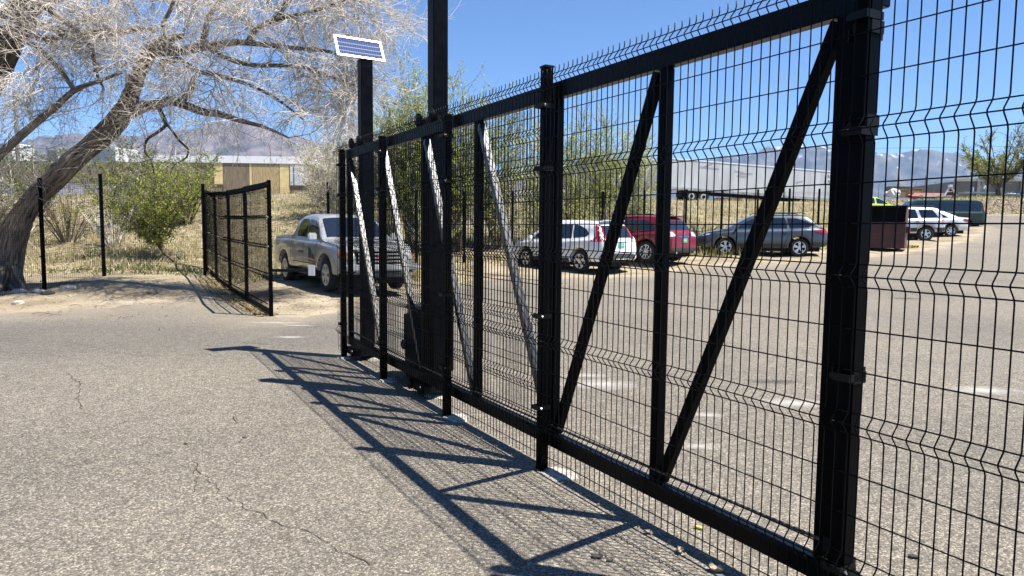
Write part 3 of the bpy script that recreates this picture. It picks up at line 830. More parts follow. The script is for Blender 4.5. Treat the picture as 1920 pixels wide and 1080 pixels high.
    def plate(s, x, z, y=0, plane='rear'):
        p = s.decal('number_plate', [(y - .155, z - .077), (y + .155, z - .077), (y + .155, z + .077), (y - .155, z + .077)], plane, PLATE, off=.012)
        s.decal('plate_text', [(y - .10, z - .02), (y + .10, z - .02), (y + .10, z + .025), (y - .10, z + .025)], plane, PLTXT, off=.016, parent=p)
    def handle(s, x, z, sd, m=None):
        y = s.bvh.ray_cast(Vector((x, sd * 9, z)), Vector((0, -sd, 0)))[0].y
        MB().obox((x, y + sd * .012, z), (.085, 0, 0), (0, .016, 0), (0, 0, .016)).build('door_handle', m or s.paint, s.root, bevel=.008)
CARMESH = {}
def paint(name, col, rough=.25, metal=.0, coat=1.0):
    return mat(name, col, rough, metal, coat=coat)
def P3(x, y): return (x, y)

# ---- pickup (faces right, towards the camera)
cl_ = Vector((-4.34, 17.62, 0))
az = 146.6
zf = .10
Car.spokes, Car.swidth, Car.rimr, Car.dual = 6, .045, .64, True
pk = Car('pickup_truck', 'grey crew-cab pickup with red striped door sticker parked on sand behind the gate', 'cars parked round the lot', paint('pewter_paint', (.34, .335, .325), .32, .3),
         5.40, 1.88,
         [(-2.70, 1.06), (-2.69, 1.22), (-2.6, 1.25), (-1.03, 1.26), (-1.0, 1.30), (-.80, 1.68), (-.6, 1.75), (-.1, 1.79), (.45, 1.76), (.62, 1.70), (1.32, 1.20), (1.5, 1.16), (2.2, 1.10), (2.48, 1.04), (2.60, .93), (2.70, .80)],
         [(-2.7, 1.14), (-1.1, 1.16), (-.9, 1.15), (1.2, 1.10), (2.2, 1.03), (2.7, .8)],
         [(-2.7, .55), (-2.4, .48), (-1, .45), (1, .45), (2.2, .40), (2.7, .45)], 3.26, -1.66, .385, 1.60,
         cl_ + Vector((0, 0, zf)), az, plan=[(-2.7, .93), (-2.66, .965), (-2.5, .985), (-1, 1), (1.4, 1), (2.1, .975), (2.45, .93), (2.62, .84), (2.70, .72)], tumble=.30, cat='pickup truck')
for sd, pln in ((-1, 'R'), (1, 'L')):
    pk.decal('window', [(-.66, 1.24), (.05, 1.22), (.05, 1.62), (-.08, 1.66), (-.50, 1.66), (-.64, 1.55)], pln, GLASS)
    pk.decal('window', [(.13, 1.215), (1.08, 1.19), (1.06, 1.25), (.62, 1.56), (.50, 1.62), (.13, 1.65)], pln, GLASS)
    pk.line([(.09, 1.66), (.09, .62), (.02, .50)], pln); pk.line([(1.02, 1.16), (1.02, .62), (.93, .48)], pln); pk.line([(-.80, 1.25), (-.80, .80), (-.72, .48)], pln); pk.line([(-.95, 1.25), (-.95, .5)], pln, .02)
    pk.line([(-.8, .62), (1.0, .60)], pln, .02)
    pk.line([(-1.98, .93), (-1.66, .96), (-1.3, .93)], pln, .02, 'arch_crease', pk.paint, .012)
    pk.handle(-.58, 1.06, sd, CHROME); pk.handle(.28, 1.04, sd, CHROME)
    pk.mirror(1.05, 1.24, .90, sd, mat('silver_mirror_paint', (.5, .5, .5), .3, .3, coat=1), (.13, .10, .085))
    pk.decal('sticker_mountain', [(.52, .72), (.50, .99), (.60, .97), (.74, .90), (.72, .74)], pln, mat('brown_sticker', (.035, .028, .02), .5), off=.007)
    pk.decal('sticker_mountain', [(.75, .73), (.79, .85), (.83, .86), (.90, .80), (.985, .70)], pln, bpy.data.materials['brown_sticker'], off=.007)
    pk.decal('sticker_stripe', [(.50, .66), (.50, .705), (1.0, .655), (1.0, .61)], pln, mat('red_sticker', (.45, .06, .05), .5), off=.007)
    pk.line([(.50, .625), (1.0, .575)], pln, .014, 'sticker_stripe'); pk.line([(.52, .605), (.54, .52), (.62, .485), (.85, .47), (.97, .49)], pln, .01, 'sticker_line')
    pk.line([(.60, .60), (.66, .49)], pln, .01, 'sticker_line'); pk.line([(.74, .59), (.80, .475)], pln, .01, 'sticker_line'); pk.line([(.86, .585), (.95, .49)], pln, .01, 'sticker_line')
    pk.decal('marker_lamp', [(2.36, .80), (2.62, .78), (2.60, .98), (2.42, 1.0), (2.36, .95)], pln, AMB, off=.01)
    MB().box((-.75, sd * .97 - .09, .36), (-.25, sd * .97 + .09, .41)).box((.2, sd * .97 - .09, .36), (.75, sd * .97 + .09, .41)).build('side_step', DARKP, pk.root)
    # dark arches
    for ax in (-1.66, 1.60):
        pts = [(ax + .47 * math.cos(t), .385 + .47 * math.sin(t)) for t in np.linspace(0.05, math.pi - .05, 12)]
        pk.line(pts, pln, .035, 'arch_trim', DARKP, .01)
pk.decal('windscreen', [(.66, -.64), (1.27, -.74), (1.30, 0), (1.27, .74), (.66, .64), (.64, 0)], 'top', GLASS, off=.008)
pk.decal('rear_window', [(-.55, 1.30), (.55, 1.30), (.50, 1.62), (-.50, 1.62)], 'rear', GLASS)
pk.decal('bed_cover', [(-2.58, -.78), (-1.06, -.78), (-1.06, .78), (-2.58, .78)], 'top', mat('vinyl_bed_cover', (.16, .165, .17), .6), off=.012)
gr = pk.decal('grille', [(-.58, .66), (.58, .66), (.62, .98), (-.62, .98)], 'front', UNDER, off=.012)
for z in (.72, .80, .88, .96):
    MB().box((2.62, -.56, z - .018), (2.74, .56, z + .018)).build('grille_bar', CHROME, gr)
MB().box((2.66, -.13, .80), (2.765, .13, .87)).build('badge', mat('red_badge', (.35, .02, .02), .3), gr)
for sd in (1, -1):
    pk.decal('headlamp', [(sd * .62, .76), (sd * .88, .78), (sd * .88, .97), (sd * .64, .99)], 'front', WHL, off=.012)
    pk.decal('fog_lamp', [(sd * .60, .42), (sd * .80, .44), (sd * .80, .56), (sd * .62, .56)], 'front', UNDER, off=.012)
MB().box((2.55, -.86, .52), (2.80, .86, .66)).build('bumper', mat('silver_bumper', (.55, .55, .54), .3, .5, coat=.5), pk.root, bevel=.03)
MB().box((-2.82, -.82, .48), (-2.66, .82, .62)).build('rear_bumper', DARKP, pk.root, bevel=.03)
MB().box((2.70, -.45, .36), (2.78, .45, .50)).build('skid_plate', DARKP, pk.root, bevel=.02)
def flat_text(body, size, m, parent, loc, rot, name='lettering', sx=1):
    cu = bpy.data.curves.new(name, 'FONT'); cu.body = body; cu.size = size; cu.align_x = 'CENTER'; cu.align_y = 'CENTER'; cu.extrude = .002
    tmp = bpy.data.objects.new(name, cu); COL.objects.link(tmp)
    dg = bpy.context.evaluated_depsgraph_get(); me = bpy.data.meshes.new_from_object(tmp.evaluated_get(dg))
    bpy.data.objects.remove(tmp)
    me.materials.clear(); me.materials.append(m)
    o = link(name, me, parent, loc, rot); o.scale = (sx, 1, 1)
    return o
flat_text('CANYON', .10, mat('grey_door_letters', (.16, .155, .15), .4), pk.root, (-.10, -.945, .86), (R(90), 0, 0))

def suv_common(c, sides, seams, windows, handles=()):
    for p in 'LR':
        for w_ in windows: c.decal('window', w_, p, GLASS)
        for l in seams: c.line(l, p)
        for x, z in handles: c.handle(x, z, 1 if p == 'L' else -1)
def arches(c, ax, ra, w=.06, m=None):
    for p in 'LR':
        for a in ax:
            pts = [(a + ra * math.cos(t), c.rw + ra * math.sin(t)) for t in np.linspace(-.15, math.pi + .15, 14)]
            c.line(pts, p, w, 'arch_trim', m or DARKP, .008)
def lower_trim(c, x0, x1, z0, z1, m=None):
    c.both('sill_trim', [(x0, z0), (x1, z0), (x1, z1), (x0, z1)], m or DARKP, off=.008)
def rails(c, x0, x1, y, z, m=None):
    for sd in (1, -1):
        MB().tube([(x0, sd * y, z - .05), (x0 + .08, sd * y, z), (x1 - .12, sd * (y + .01), z), (x1, sd * (y + .01), z - .07)], .018, 6).build('roof_rail', m or DARKP, c.root)

# ---- white SUV
Car.spokes, Car.swidth, Car.rimr, Car.dual = 5, .05, .68, True
az = -40
hd = Vector((math.sin(R(az)), math.cos(R(az)), 0)); rt = Vector((hd.y, -hd.x, 0))
c0 = Vector((2.21, 22.4, 0)) + hd * 1.31 + rt * .79
cr = Car('suv', 'white compact SUV with tall red corner lamps seen from behind', 'cars parked round the lot', paint('white_paint', (1.02, 1.03, 1.03), .3),
         4.53, 1.82,
         [(-2.265, .80), (-2.26, .98), (-2.20, 1.05), (-2.10, 1.20), (-1.90, 1.50), (-1.84, 1.585), (-1.6, 1.62), (-.8, 1.665), (0, 1.665), (.35, 1.62), (.55, 1.55), (1.28, 1.12), (1.5, 1.06), (1.95, .96), (2.15, .86), (2.265, .70)],
         [(-2.265, 1.02), (-1.6, 1.05), (-.9, 1.0), (1.2, .95), (2.0, .86), (2.265, .7)],
         [(-2.265, .42), (-2.1, .34), (-.9, .30), (1, .30), (2, .30), (2.265, .34)], 2.62, -1.30, .345, 1.56, c0 + Vector((0, 0, Tz(c0.x, c0.y))), az, tumble=.40, cat='SUV')
suv_common(cr, 1, [[(-.05, 1.0), (-.05, .42)], [(.88, .98), (.92, .42)], [(-.95, 1.05), (-.85, .75), (-.72, .42)]],
           [[(.02, 1.06), (1.02, 1.03), (.60, 1.40), (.42, 1.48), (.02, 1.52)], [(-.88, 1.07), (-.05, 1.06), (-.05, 1.52), (-.78, 1.52)], [(-1.62, 1.22), (-1.52, 1.14), (-.95, 1.08), (-.86, 1.52), (-1.15, 1.47), (-1.45, 1.36)]], [(.1, .92), (-.82, .95)])
lower_trim(cr, -.9, .95, .30, .44); arches(cr, (-1.30, 1.32), .40)
cr.decal('rear_window', [(-.60, 1.10), (.60, 1.10), (.56, 1.48), (-.56, 1.48)], 'rear', GLASS)
cr.decal('windscreen', [(.60, -.55), (1.22, -.66), (1.25, 0), (1.22, .66), (.60, .55), (.56, 0)], 'top', GLASS, off=.008)
for sd in (1, -1):
    p = 'L' if sd > 0 else 'R'
    cr.decal('tail_lamp', [(sd * .62, 1.50), (sd * .56, 1.50), (sd * .58, 1.18), (sd * .52, .98), (sd * .84, .98), (sd * .84, 1.1), (sd * .70, 1.25)], 'rear', REDL, off=.010)
    cr.decal('tail_lamp', [(-2.24, .98), (-1.72, .98), (-1.92, 1.14), (-1.78, 1.50), (-1.90, 1.52), (-2.1, 1.2)], p, REDL, off=.010)
    cr.decal('reversing_lamp', [(sd * .50, .985), (sd * .70, .985), (sd * .68, 1.07), (sd * .55, 1.07)], 'rear', WHL, off=.013)
    cr.decal('reflector', [(sd * .60, .50), (sd * .76, .50), (sd * .76, .54), (sd * .60, .54)], 'rear', REDL, off=.011)
    cr.mirror(.98, 1.08, .86, sd)
cr.decal('bumper_trim', [(-.86, .34), (.86, .34), (.84, .54), (.5, .60), (-.5, .60), (-.84, .54)], 'rear', DARKP, off=.009)
cr.plate(0, .86); cr.decal('chrome_bar', [(-.3, .95), (.3, .95), (.3, .975), (-.3, .975)], 'rear', CHROME, off=.012)
cr.line([(-.72, .62), (.72, .62)], 'rear', .012); cr.line([(-.74, .62), (-.70, .98)], 'rear', .01); cr.line([(.74, .62), (.70, .98)], 'rear', .01)
MB().tube([(-2.29, -.045, 1.02), (-2.31, -.045, 1.06), (-2.31, -.045, 1.1)], .008, 5).tube([(-2.29, .045, 1.02), (-2.31, .045, 1.06), (-2.31, .045, 1.1)], .008, 5).tube([(-2.305, -.045, 1.06), (-2.305, .045, 1.06)], .008, 5).build('badge', CHROME, cr.root)
MB().obox((-1.86, 0, 1.63), (.09, 0, -.01), (0, .52, 0), (0, 0, .014)).build('roof_spoiler', cr.paint, cr.root, bevel=.01)

# ---- red SUV
az = -43
hd = Vector((math.sin(R(az)), math.cos(R(az)), 0)); rt = Vector((hd.y, -hd.x, 0))
c0 = Vector((4.75, 24.6, 0)) + hd * 1.40 + rt * .80
Car.spokes, Car.dual, Car.swidth = 10, False, .035
rd = Car('suv', 'dark red SUV parked just right of the white one', 'cars parked round the lot', mat('red_paint', (.20, .006, .010), .35, coat=.35),
         4.70, 1.87,
         [(-2.35, .72), (-2.34, .92), (-2.28, 1.02), (-2.16, 1.12), (-1.86, 1.50), (-1.80, 1.57), (-1.5, 1.62), (-.7, 1.66), (0, 1.65), (.4, 1.58), (.6, 1.50), (1.35, 1.10), (1.6, 1.04), (2.05, .92), (2.25, .80), (2.35, .66)],
         [(-2.35, 1.0), (-1.6, 1.04), (-.9, .99), (1.2, .93), (2.0, .83), (2.35, .66)],
         [(-2.35, .42), (-2.2, .34), (-.9, .28), (1, .28), (2, .28), (2.35, .32)], 2.75, -1.36, .37, 1.60, c0 + Vector((0, 0, Tz(c0.x, c0.y))), az, tumble=.42, cat='SUV')
suv_common(rd, 1, [[(-.02, 1.0), (-.02, .42)], [(.95, .96), (.98, .42)], [(-1.0, 1.05), (-.9, .75), (-.78, .42)]],
           [[(.05, 1.04), (1.12, 1.02), (.66, 1.36), (.45, 1.44), (.05, 1.49)], [(-.90, 1.07), (-.04, 1.05), (-.04, 1.50), (-.82, 1.50)], [(-1.70, 1.16), (-1.56, 1.12), (-.97, 1.08), (-.89, 1.50), (-1.2, 1.47), (-1.5, 1.38)]], [(.1, .92), (-.85, .95)])
lower_trim(rd, -.95, 1.0, .28, .40)
rd.decal('rear_window', [(-.66, 1.14), (.66, 1.14), (.58, 1.46), (-.58, 1.46)], 'rear', GLASS)
rd.decal('windscreen', [(.66, -.55), (1.30, -.68), (1.33, 0), (1.30, .68), (.66, .55), (.62, 0)], 'top', GLASS, off=.008)
for sd in (1, -1):
    p = 'L' if sd > 0 else 'R'
    rd.decal('tail_lamp', [(sd * .46, .93), (sd * .86, .90), (sd * .86, 1.06), (sd * .56, 1.08)], 'rear', WHL, off=.011)
    rd.decal('tail_lamp', [(-2.30, .90), (-1.98, .94), (-2.06, 1.05), (-2.28, 1.06)], p, REDL, off=.011)
    rd.mirror(1.06, 1.06, .88, sd)
rd.decal('bumper_trim', [(-.86, .34), (.86, .34), (.84, .52), (-.84, .52)], 'rear', DARKP, off=.009)
rd.plate(0, .78); rd.decal('chrome_bar', [(-.34, .90), (.34, .90), (.34, .93), (-.34, .93)], 'rear', CHROME, off=.012)
MB().tube([(-2.36, .06 * math.cos(t), 1.0 + .045 * math.sin(t)) for t in np.linspace(0, 2 * math.pi, 13)], .007, 4).tube([(-2.365, -.05, 1.01), (-2.37, -.02, 1.02), (-2.37, 0, .99), (-2.37, .02, 1.02), (-2.365, .05, 1.01)], .006, 4).build('badge', CHROME, rd.root)
rails(rd, -1.5, .2, .58, 1.69)
MB().obox((-1.82, 0, 1.61), (.10, 0, -.012), (0, .54, 0), (0, 0, .014)).build('roof_spoiler', rd.paint, rd.root, bevel=.01)
MB().cyl((-2.36, .55, .36), (1, 0, 0), .04, .1, 12).cyl((-2.36, -.55, .36), (1, 0, 0), .04, .1, 12).build('exhaust', CHROME, rd.root)

# ---- dark grey estate
az = -81
hd = Vector((math.sin(R(az)), math.cos(R(az)), 0)); rt = Vector((hd.y, -hd.x, 0))
c0 = Vector((11.0, 27.0, 0)) + hd * 1.37 + rt * .78
Car.spokes, Car.dual, Car.swidth = 5, True, .045
ob = Car('estate_car', 'dark blue-grey estate car with roof rails, side on, left of the thick fence post', 'cars parked round the lot', paint('graphite_paint', (.052, .062, .075), .3, .4),
         4.82, 1.84,
         [(-2.41, .74), (-2.40, .98), (-2.34, 1.04), (-2.22, 1.12), (-1.72, 1.52), (-1.64, 1.58), (-1.3, 1.61), (-.5, 1.62), (.1, 1.60), (.4, 1.53), (1.25, 1.06), (1.4, 1.02), (2.0, .93), (2.25, .82), (2.41, .66)],
         [(-2.41, 1.02), (-1.6, 1.04), (-.9, 1.0), (1.2, .94), (2.0, .85), (2.41, .68)],
         [(-2.41, .45), (-2.2, .36), (-.9, .31), (1, .31), (2, .30), (2.41, .36)], 2.745, -1.37, .345, 1.58, c0 + Vector((0, 0, .60)), az, tumble=.42, cat='estate car')
suv_common(ob, 1, [[(-.02, .98), (-.02, .42)], [(.92, .95), (.96, .42)], [(-1.02, 1.02), (-.92, .75), (-.80, .42)]],
           [[(.06, 1.06), (1.02, 1.04), (.56, 1.34), (.38, 1.43), (.06, 1.47)], [(-.92, 1.08), (-.04, 1.06), (-.04, 1.48), (-.84, 1.48)], [(-1.82, 1.22), (-1.70, 1.12), (-1.0, 1.09), (-.92, 1.47), (-1.25, 1.46), (-1.6, 1.36)]], [(.12, .90), (-.84, .93)])
lower_trim(ob, -2.3, -1.72, .40, .54); lower_trim(ob, -.98, .97, .31, .48); arches(ob, (-1.37, 1.375), .405, .07); rails(ob, -1.6, .25, .60, 1.675)
ob.both('window_trim', [(-1.72, 1.075), (1.0, 1.03), (1.0, 1.045), (-1.72, 1.09)], CHROME, off=.009)
ob.decal('rear_window', [(-.62, 1.14), (.62, 1.14), (.55, 1.48), (-.55, 1.48)], 'rear', GLASS)
ob.decal('windscreen', [(.46, -.55), (1.20, -.68), (1.23, 0), (1.20, .68), (.46, .55), (.42, 0)], 'top', GLASS, off=.008)
for sd in (1, -1):
    p = 'L' if sd > 0 else 'R'
    ob.decal('tail_lamp', [(-2.36, .86), (-1.86, .98), (-1.92, 1.02), (-2.33, 1.03)], p, REDL, off=.011)
    ob.decal('tail_lamp', [(sd * .50, .90), (sd * .86, .86), (sd * .86, 1.03), (sd * .56, 1.03)], 'rear', REDL, off=.011)
    ob.decal('headlamp', [(2.34, .74), (1.98, .80), (1.94, .86), (2.18, .85), (2.34, .80)], p, WHL, off=.011)
    ob.mirror(.98, 1.08, .87, sd)
ob.decal('bumper_trim', [(-.86, .36), (.86, .36), (.84, .56), (-.84, .56)], 'rear', DARKP, off=.009)
ob.decal('grille', [(-.45, .52), (.45, .52), (.5, .76), (-.5, .76)], 'front', UNDER, off=.01)

# ---- silver SUV beyond the skip
az = -80
hd = Vector((math.sin(R(az)), math.cos(R(az)), 0)); rt = Vector((hd.y, -hd.x, 0))
c0 = Vector((20.5, 35.0, 0)) + hd * 1.31 + rt * .76
Car.spokes, Car.dual, Car.swidth, Car.rimr = 5, False, .075, .60
es = Car('suv', 'boxy silver SUV with grey lower body behind the rusty skip', 'cars parked round the lot', paint('silver_paint', (.50, .51, .53), .3, .35),
         4.44, 1.79,
         [(-2.22, .80), (-2.21, 1.02), (-2.14, 1.08), (-1.98, 1.56), (-1.92, 1.64), (-1.7, 1.68), (-.8, 1.71), (.1, 1.70), (.32, 1.66), (.95, 1.16), (1.1, 1.12), (1.9, 1.04), (2.1, .92), (2.22, .74)],
         [(-2.22, 1.06), (-1.0, 1.06), (1.0, 1.04), (1.9, .98), (2.22, .76)],
         [(-2.22, .48), (-.9, .38), (1, .38), (2.22, .44)], 2.62, -1.31, .365, 1.54, c0 + Vector((0, 0, 1.14)), az, tumble=.30, cat='SUV')
suv_common(es, 1, [[(-.12, 1.05), (-.12, .45)], [(.78, 1.04), (.82, .45)], [(-.98, 1.05), (-.9, .8), (-.75, .45)]],
           [[(-.06, 1.13), (.86, 1.12), (.50, 1.46), (.36, 1.54), (-.06, 1.58)], [(-.95, 1.14), (-.18, 1.13), (-.18, 1.58), (-.82, 1.58)], [(-1.90, 1.17), (-1.10, 1.16), (-.97, 1.56), (-1.62, 1.56)]], [(0, 1.0), (-.9, 1.0)])
es.both('cladding', [(-2.20, .48), (2.0, .44), (2.0, .62), (-2.20, .68)], DARKP, off=.008); arches(es, (-1.31, 1.31), .44, .11); rails(es, -1.75, .1, .58, 1.75)
es.decal('rear_window', [(-.60, 1.16), (.60, 1.16), (.55, 1.56), (-.55, 1.56)], 'rear', GLASS)
es.decal('windscreen', [(.38, -.55), (.90, -.66), (.93, 0), (.90, .66), (.38, .55), (.34, 0)], 'top', GLASS, off=.008)
for sd in (1, -1):
    p = 'L' if sd > 0 else 'R'
    es.decal('tail_lamp', [(-2.21, .84), (-2.05, .84), (-2.05, 1.06), (-2.20, 1.06)], p, AMB, off=.011)
    es.decal('tail_lamp', [(sd * .66, .84), (sd * .84, .84), (sd * .80, 1.06), (sd * .68, 1.06)], 'rear', REDL, off=.011)
    es.mirror(.82, 1.16, .84, sd, DARKP)
es.decal('bumper_trim', [(-.84, .46), (.84, .46), (.84, .70), (-.84, .70)], 'rear', DARKP, off=.012); es.plate(0, .85)

# ---- white saloon
az = -79
c0 = Vector((22.35, 38.9, 1.36))
Car.spokes, Car.dual, Car.swidth, Car.rimr = 7, False, .05, .66
wc = Car('saloon_car', 'white saloon car whose tail sticks out between the silver SUV and the green van', 'cars parked round the lot', bpy.data.materials['white_paint'],
         4.62, 1.76,
         [(-2.31, .70), (-2.30, .98), (-2.24, 1.04), (-1.75, 1.08), (-1.05, 1.38), (-.7, 1.44), (-.1, 1.46), (.3, 1.40), (1.15, .98), (1.3, .95), (1.95, .84), (2.2, .72), (2.31, .58)],
         [(-2.31, 1.0), (-1.6, .98), (-.9, .94), (1.2, .88), (2.31, .6)],
         [(-2.31, .38), (-.9, .24), (1, .24), (2.31, .28)], 2.70, -1.36, .315, 1.52, c0, az, tumble=.42, cat='saloon car')
suv_common(wc, 1, [[(-.1, .92), (-.1, .35)], [(.85, .9), (.9, .35)]], [[(0, .96), (.92, .94), (.45, 1.22), (0, 1.34)], [(-1.25, 1.02), (-.1, .97), (-.1, 1.34), (-.75, 1.32)]])
for sd in (1, -1):
    p = 'L' if sd > 0 else 'R'
    wc.decal('tail_lamp', [(-2.29, .74), (-1.92, .90), (-1.98, .96), (-2.27, .94)], p, REDL, off=.011)
    wc.decal('tail_lamp', [(sd * .52, .80), (sd * .83, .74), (sd * .83, .94), (sd * .56, .94)], 'rear', REDL, off=.011)
wc.decal('rear_window', [(-1.70, -.58), (-1.12, -.52), (-1.12, .52), (-1.70, .58)], 'top', GLASS, off=.008)
wc.decal('windscreen', [(.38, -.52), (1.08, -.64), (1.1, 0), (1.08, .64), (.38, .52)], 'top', GLASS, off=.008); wc.plate(0, .82)

# ---- dark green van
Car.shelf = .975
az = -82
c0 = Vector((27.65, 46.6, 1.66))
Car.spokes, Car.dual, Car.swidth, Car.rimr = 8, False, .04, .58
vn = Car('van', 'long dark green passenger van behind the silver SUV', 'cars parked round the lot', mat('dark_green_paint', (.014, .032, .022), .35, coat=.15),
         5.69, 2.01,
         [(-2.845, .60), (-2.84, 1.25), (-2.80, 1.50), (-2.68, 1.92), (-2.58, 2.0), (-2.2, 2.05), (0, 2.07), (1.1, 2.04), (1.35, 1.96), (2.05, 1.32), (2.2, 1.26), (2.65, 1.12), (2.80, .98), (2.845, .8)],
         [(-2.845, 1.20), (1.8, 1.20), (2.6, 1.08), (2.845, .82)],
         [(-2.845, .50), (2, .44), (2.845, .46)], 3.43, -1.70, .375, 1.72, c0, az, tumble=.17, cat='van',
         plan=[(-2.845, .86), (-2.80, .93), (-2.6, .98), (-2, 1), (2, 1), (2.5, .95), (2.75, .84), (2.845, .7)])
for p in 'LR':
    for x0, x1 in ((-2.55, -1.95), (-1.88, -1.28), (-1.20, -.35), (-.27, .50)):
        vn.decal('window', [(x0, 1.32), (x1, 1.32), (x1, 1.80), (x0, 1.80)], p, GLASS)
    vn.decal('window', [(.60, 1.32), (1.85, 1.30), (1.80, 1.36), (1.34, 1.76), (1.22, 1.82), (.60, 1.82)], p, GLASS)
    vn.line([(.55, 1.9), (.55, .55)], p); vn.line([(-.31, 1.85), (-.31, .55)], p); vn.line([(-1.24, 1.85), (-1.24, .8)], p)
    vn.decal('tail_lamp', [(-2.83, 1.28), (-2.72, 1.28), (-2.66, 1.72), (-2.76, 1.72)], p, REDL, off=.012)
for sd in (1, -1):
    vn.decal('rear_window', [(sd * .06, 1.30), (sd * .74, 1.30), (sd * .70, 1.78), (sd * .06, 1.78)], 'rear', GLASS)
    vn.decal('tail_lamp', [(sd * .80, 1.25), (sd * .90, 1.25), (sd * .86, 1.7), (sd * .78, 1.7)], 'rear', REDL, off=.012)
    vn.mirror(1.95, 1.38, .98, sd, DARKP, (.14, .12, .14))
vn.decal('windscreen', [(1.42, -.74), (2.0, -.84), (2.04, 0), (2.0, .84), (1.42, .74)], 'top', GLASS, off=.01)
MB().box((-3.02, -.90, .50), (-2.82, .90, .66)).build('rear_bumper', CHROME, vn.root, bevel=.03)
MB().box((-3.2, -.06, .42), (-2.9, .06, .50)).build('tow_hitch', DARKP, vn.root); vn.plate(0, .9)

# ---- lime green car far behind
Car.shelf = .93
c0 = gp(1625, 55.5)
lm = Car('hatchback', 'lime green hatchback, only its roof and windows above the rusty skip', 'cars parked round the lot', paint('lime_paint', (.42, .60, .03), .3),
         4.1, 1.75,
         [(-2.05, .62), (-2.04, 1.0), (-1.92, 1.2), (-1.72, 1.45), (-1.4, 1.52), (-.3, 1.55), (.2, 1.50), (1.15, 1.0), (1.3, .96), (1.85, .82), (2.05, .6)],
         [(-2.05, 1.0), (1.2, .92), (2.05, .62)], [(-2.05, .35), (0, .25), (2.05, .3)], 2.5, -1.25, .32, 1.5, c0, 82, tumble=.38, cat='hatchback')
suv_common(lm, 1, [[(-.05, .95), (-.05, .35)]], [[(.02, .98), (1.0, .95), (.4, 1.35), (.02, 1.42)], [(-1.0, 1.0), (-.12, .98), (-.12, 1.43), (-.9, 1.42)], [(-1.7, 1.12), (-1.1, 1.02), (-1.0, 1.4), (-1.45, 1.36)]])
lm.decal('windscreen', [(.32, -.5), (1.05, -.62), (1.05, .62), (.32, .5)], 'top', GLASS, off=.008)
# ------------------------------------------------------------------ skip (dumpster)
RUST = mat('rusty_red_paint', (.13, .036, .028), .6, col2=(.06, .024, .02), scale=3.5, bump=.2, bscale=25)
sk = empty('skip', gp(1646, 29.3), R(-33), 'rusty red-brown metal skip with open front beside the thick fence post', 'skip')
sk.location.z = .82
m_ = MB()
X0, X1, Y0, Y1, Hh, Hf = -.93, .93, 0, 1.25, 1.80, 1.10
m_.box((X0, Y0, .10), (X1, Y0 + .03, Hf)).box((X0, Y1 - .03, .10), (X1, Y1, Hh)).box((X0, Y0, .08), (X1, Y1, .10))
m_.build('shell', RUST, sk)
for x in (X0, X1 - .03):
    MB().prism([(0.03, .1), (Y1 - .03, .1), (Y1 - .03, Hh), (.32, Hh), (.03, Hf)], (x, 0, 0), (0, 1, 0), (0, 0, 1), (.03, 0, 0)).build('side_panel', RUST, sk)
MB().box((X0 - .02, -.03, Hf), (X1 + .02, .05, Hf + .06)).build('front_rim', RUST, sk)
MB().box((X0 + .035, Y1 - .05, .12), (X1 - .035, Y1 - .032, Hh - .02)).build('shade_lining', UNDER, sk)  # near-black sheet on the back wall, stands in for the shade inside
MB().box((X0 - .02, .30, Hh), (X1 + .02, Y1 + .02, Hh + .05)).build('lid', DUSTY, sk)
for x in (X0 - .12, X1):
    MB().box((x, .15, .72), (x + .12, 1.0, .98)).build('fork_pocket', RUST, sk, bevel=.01)
for x in (-.5, 0, .5):
    MB().box((x - .03, -.025, .12), (x + .03, 0, Hf)).build('rib', RUST, sk)
for x in (-.7, .6):
    MB().box((x, .1, 0), (x + .12, 1.1, .08)).build('skid', DUSTY, sk)
# yellow blocks on the sand
YEL = mat('yellow_paint', (.70, .55, .08), .6, var=.2)
for i, (u, D, what) in enumerate(((1697, 30.6, 'low yellow wooden block on the sand right beside the skip'), (1712, 31.0, 'small yellow box with dark openings on the sand near the skip'))):
    o = empty('yellow_block', gp(u, D), .3 * i, what, 'block')
    MB().box((-.17, -.1, 0), (.17, .1, .13)).build('block', YEL, o, bevel=.01)
    if i: MB().box((-.13, -.108, .04), (-.03, -.101, .1)).box((.03, -.108, .04), (.13, -.101, .1)).build('opening', UNDER, o)

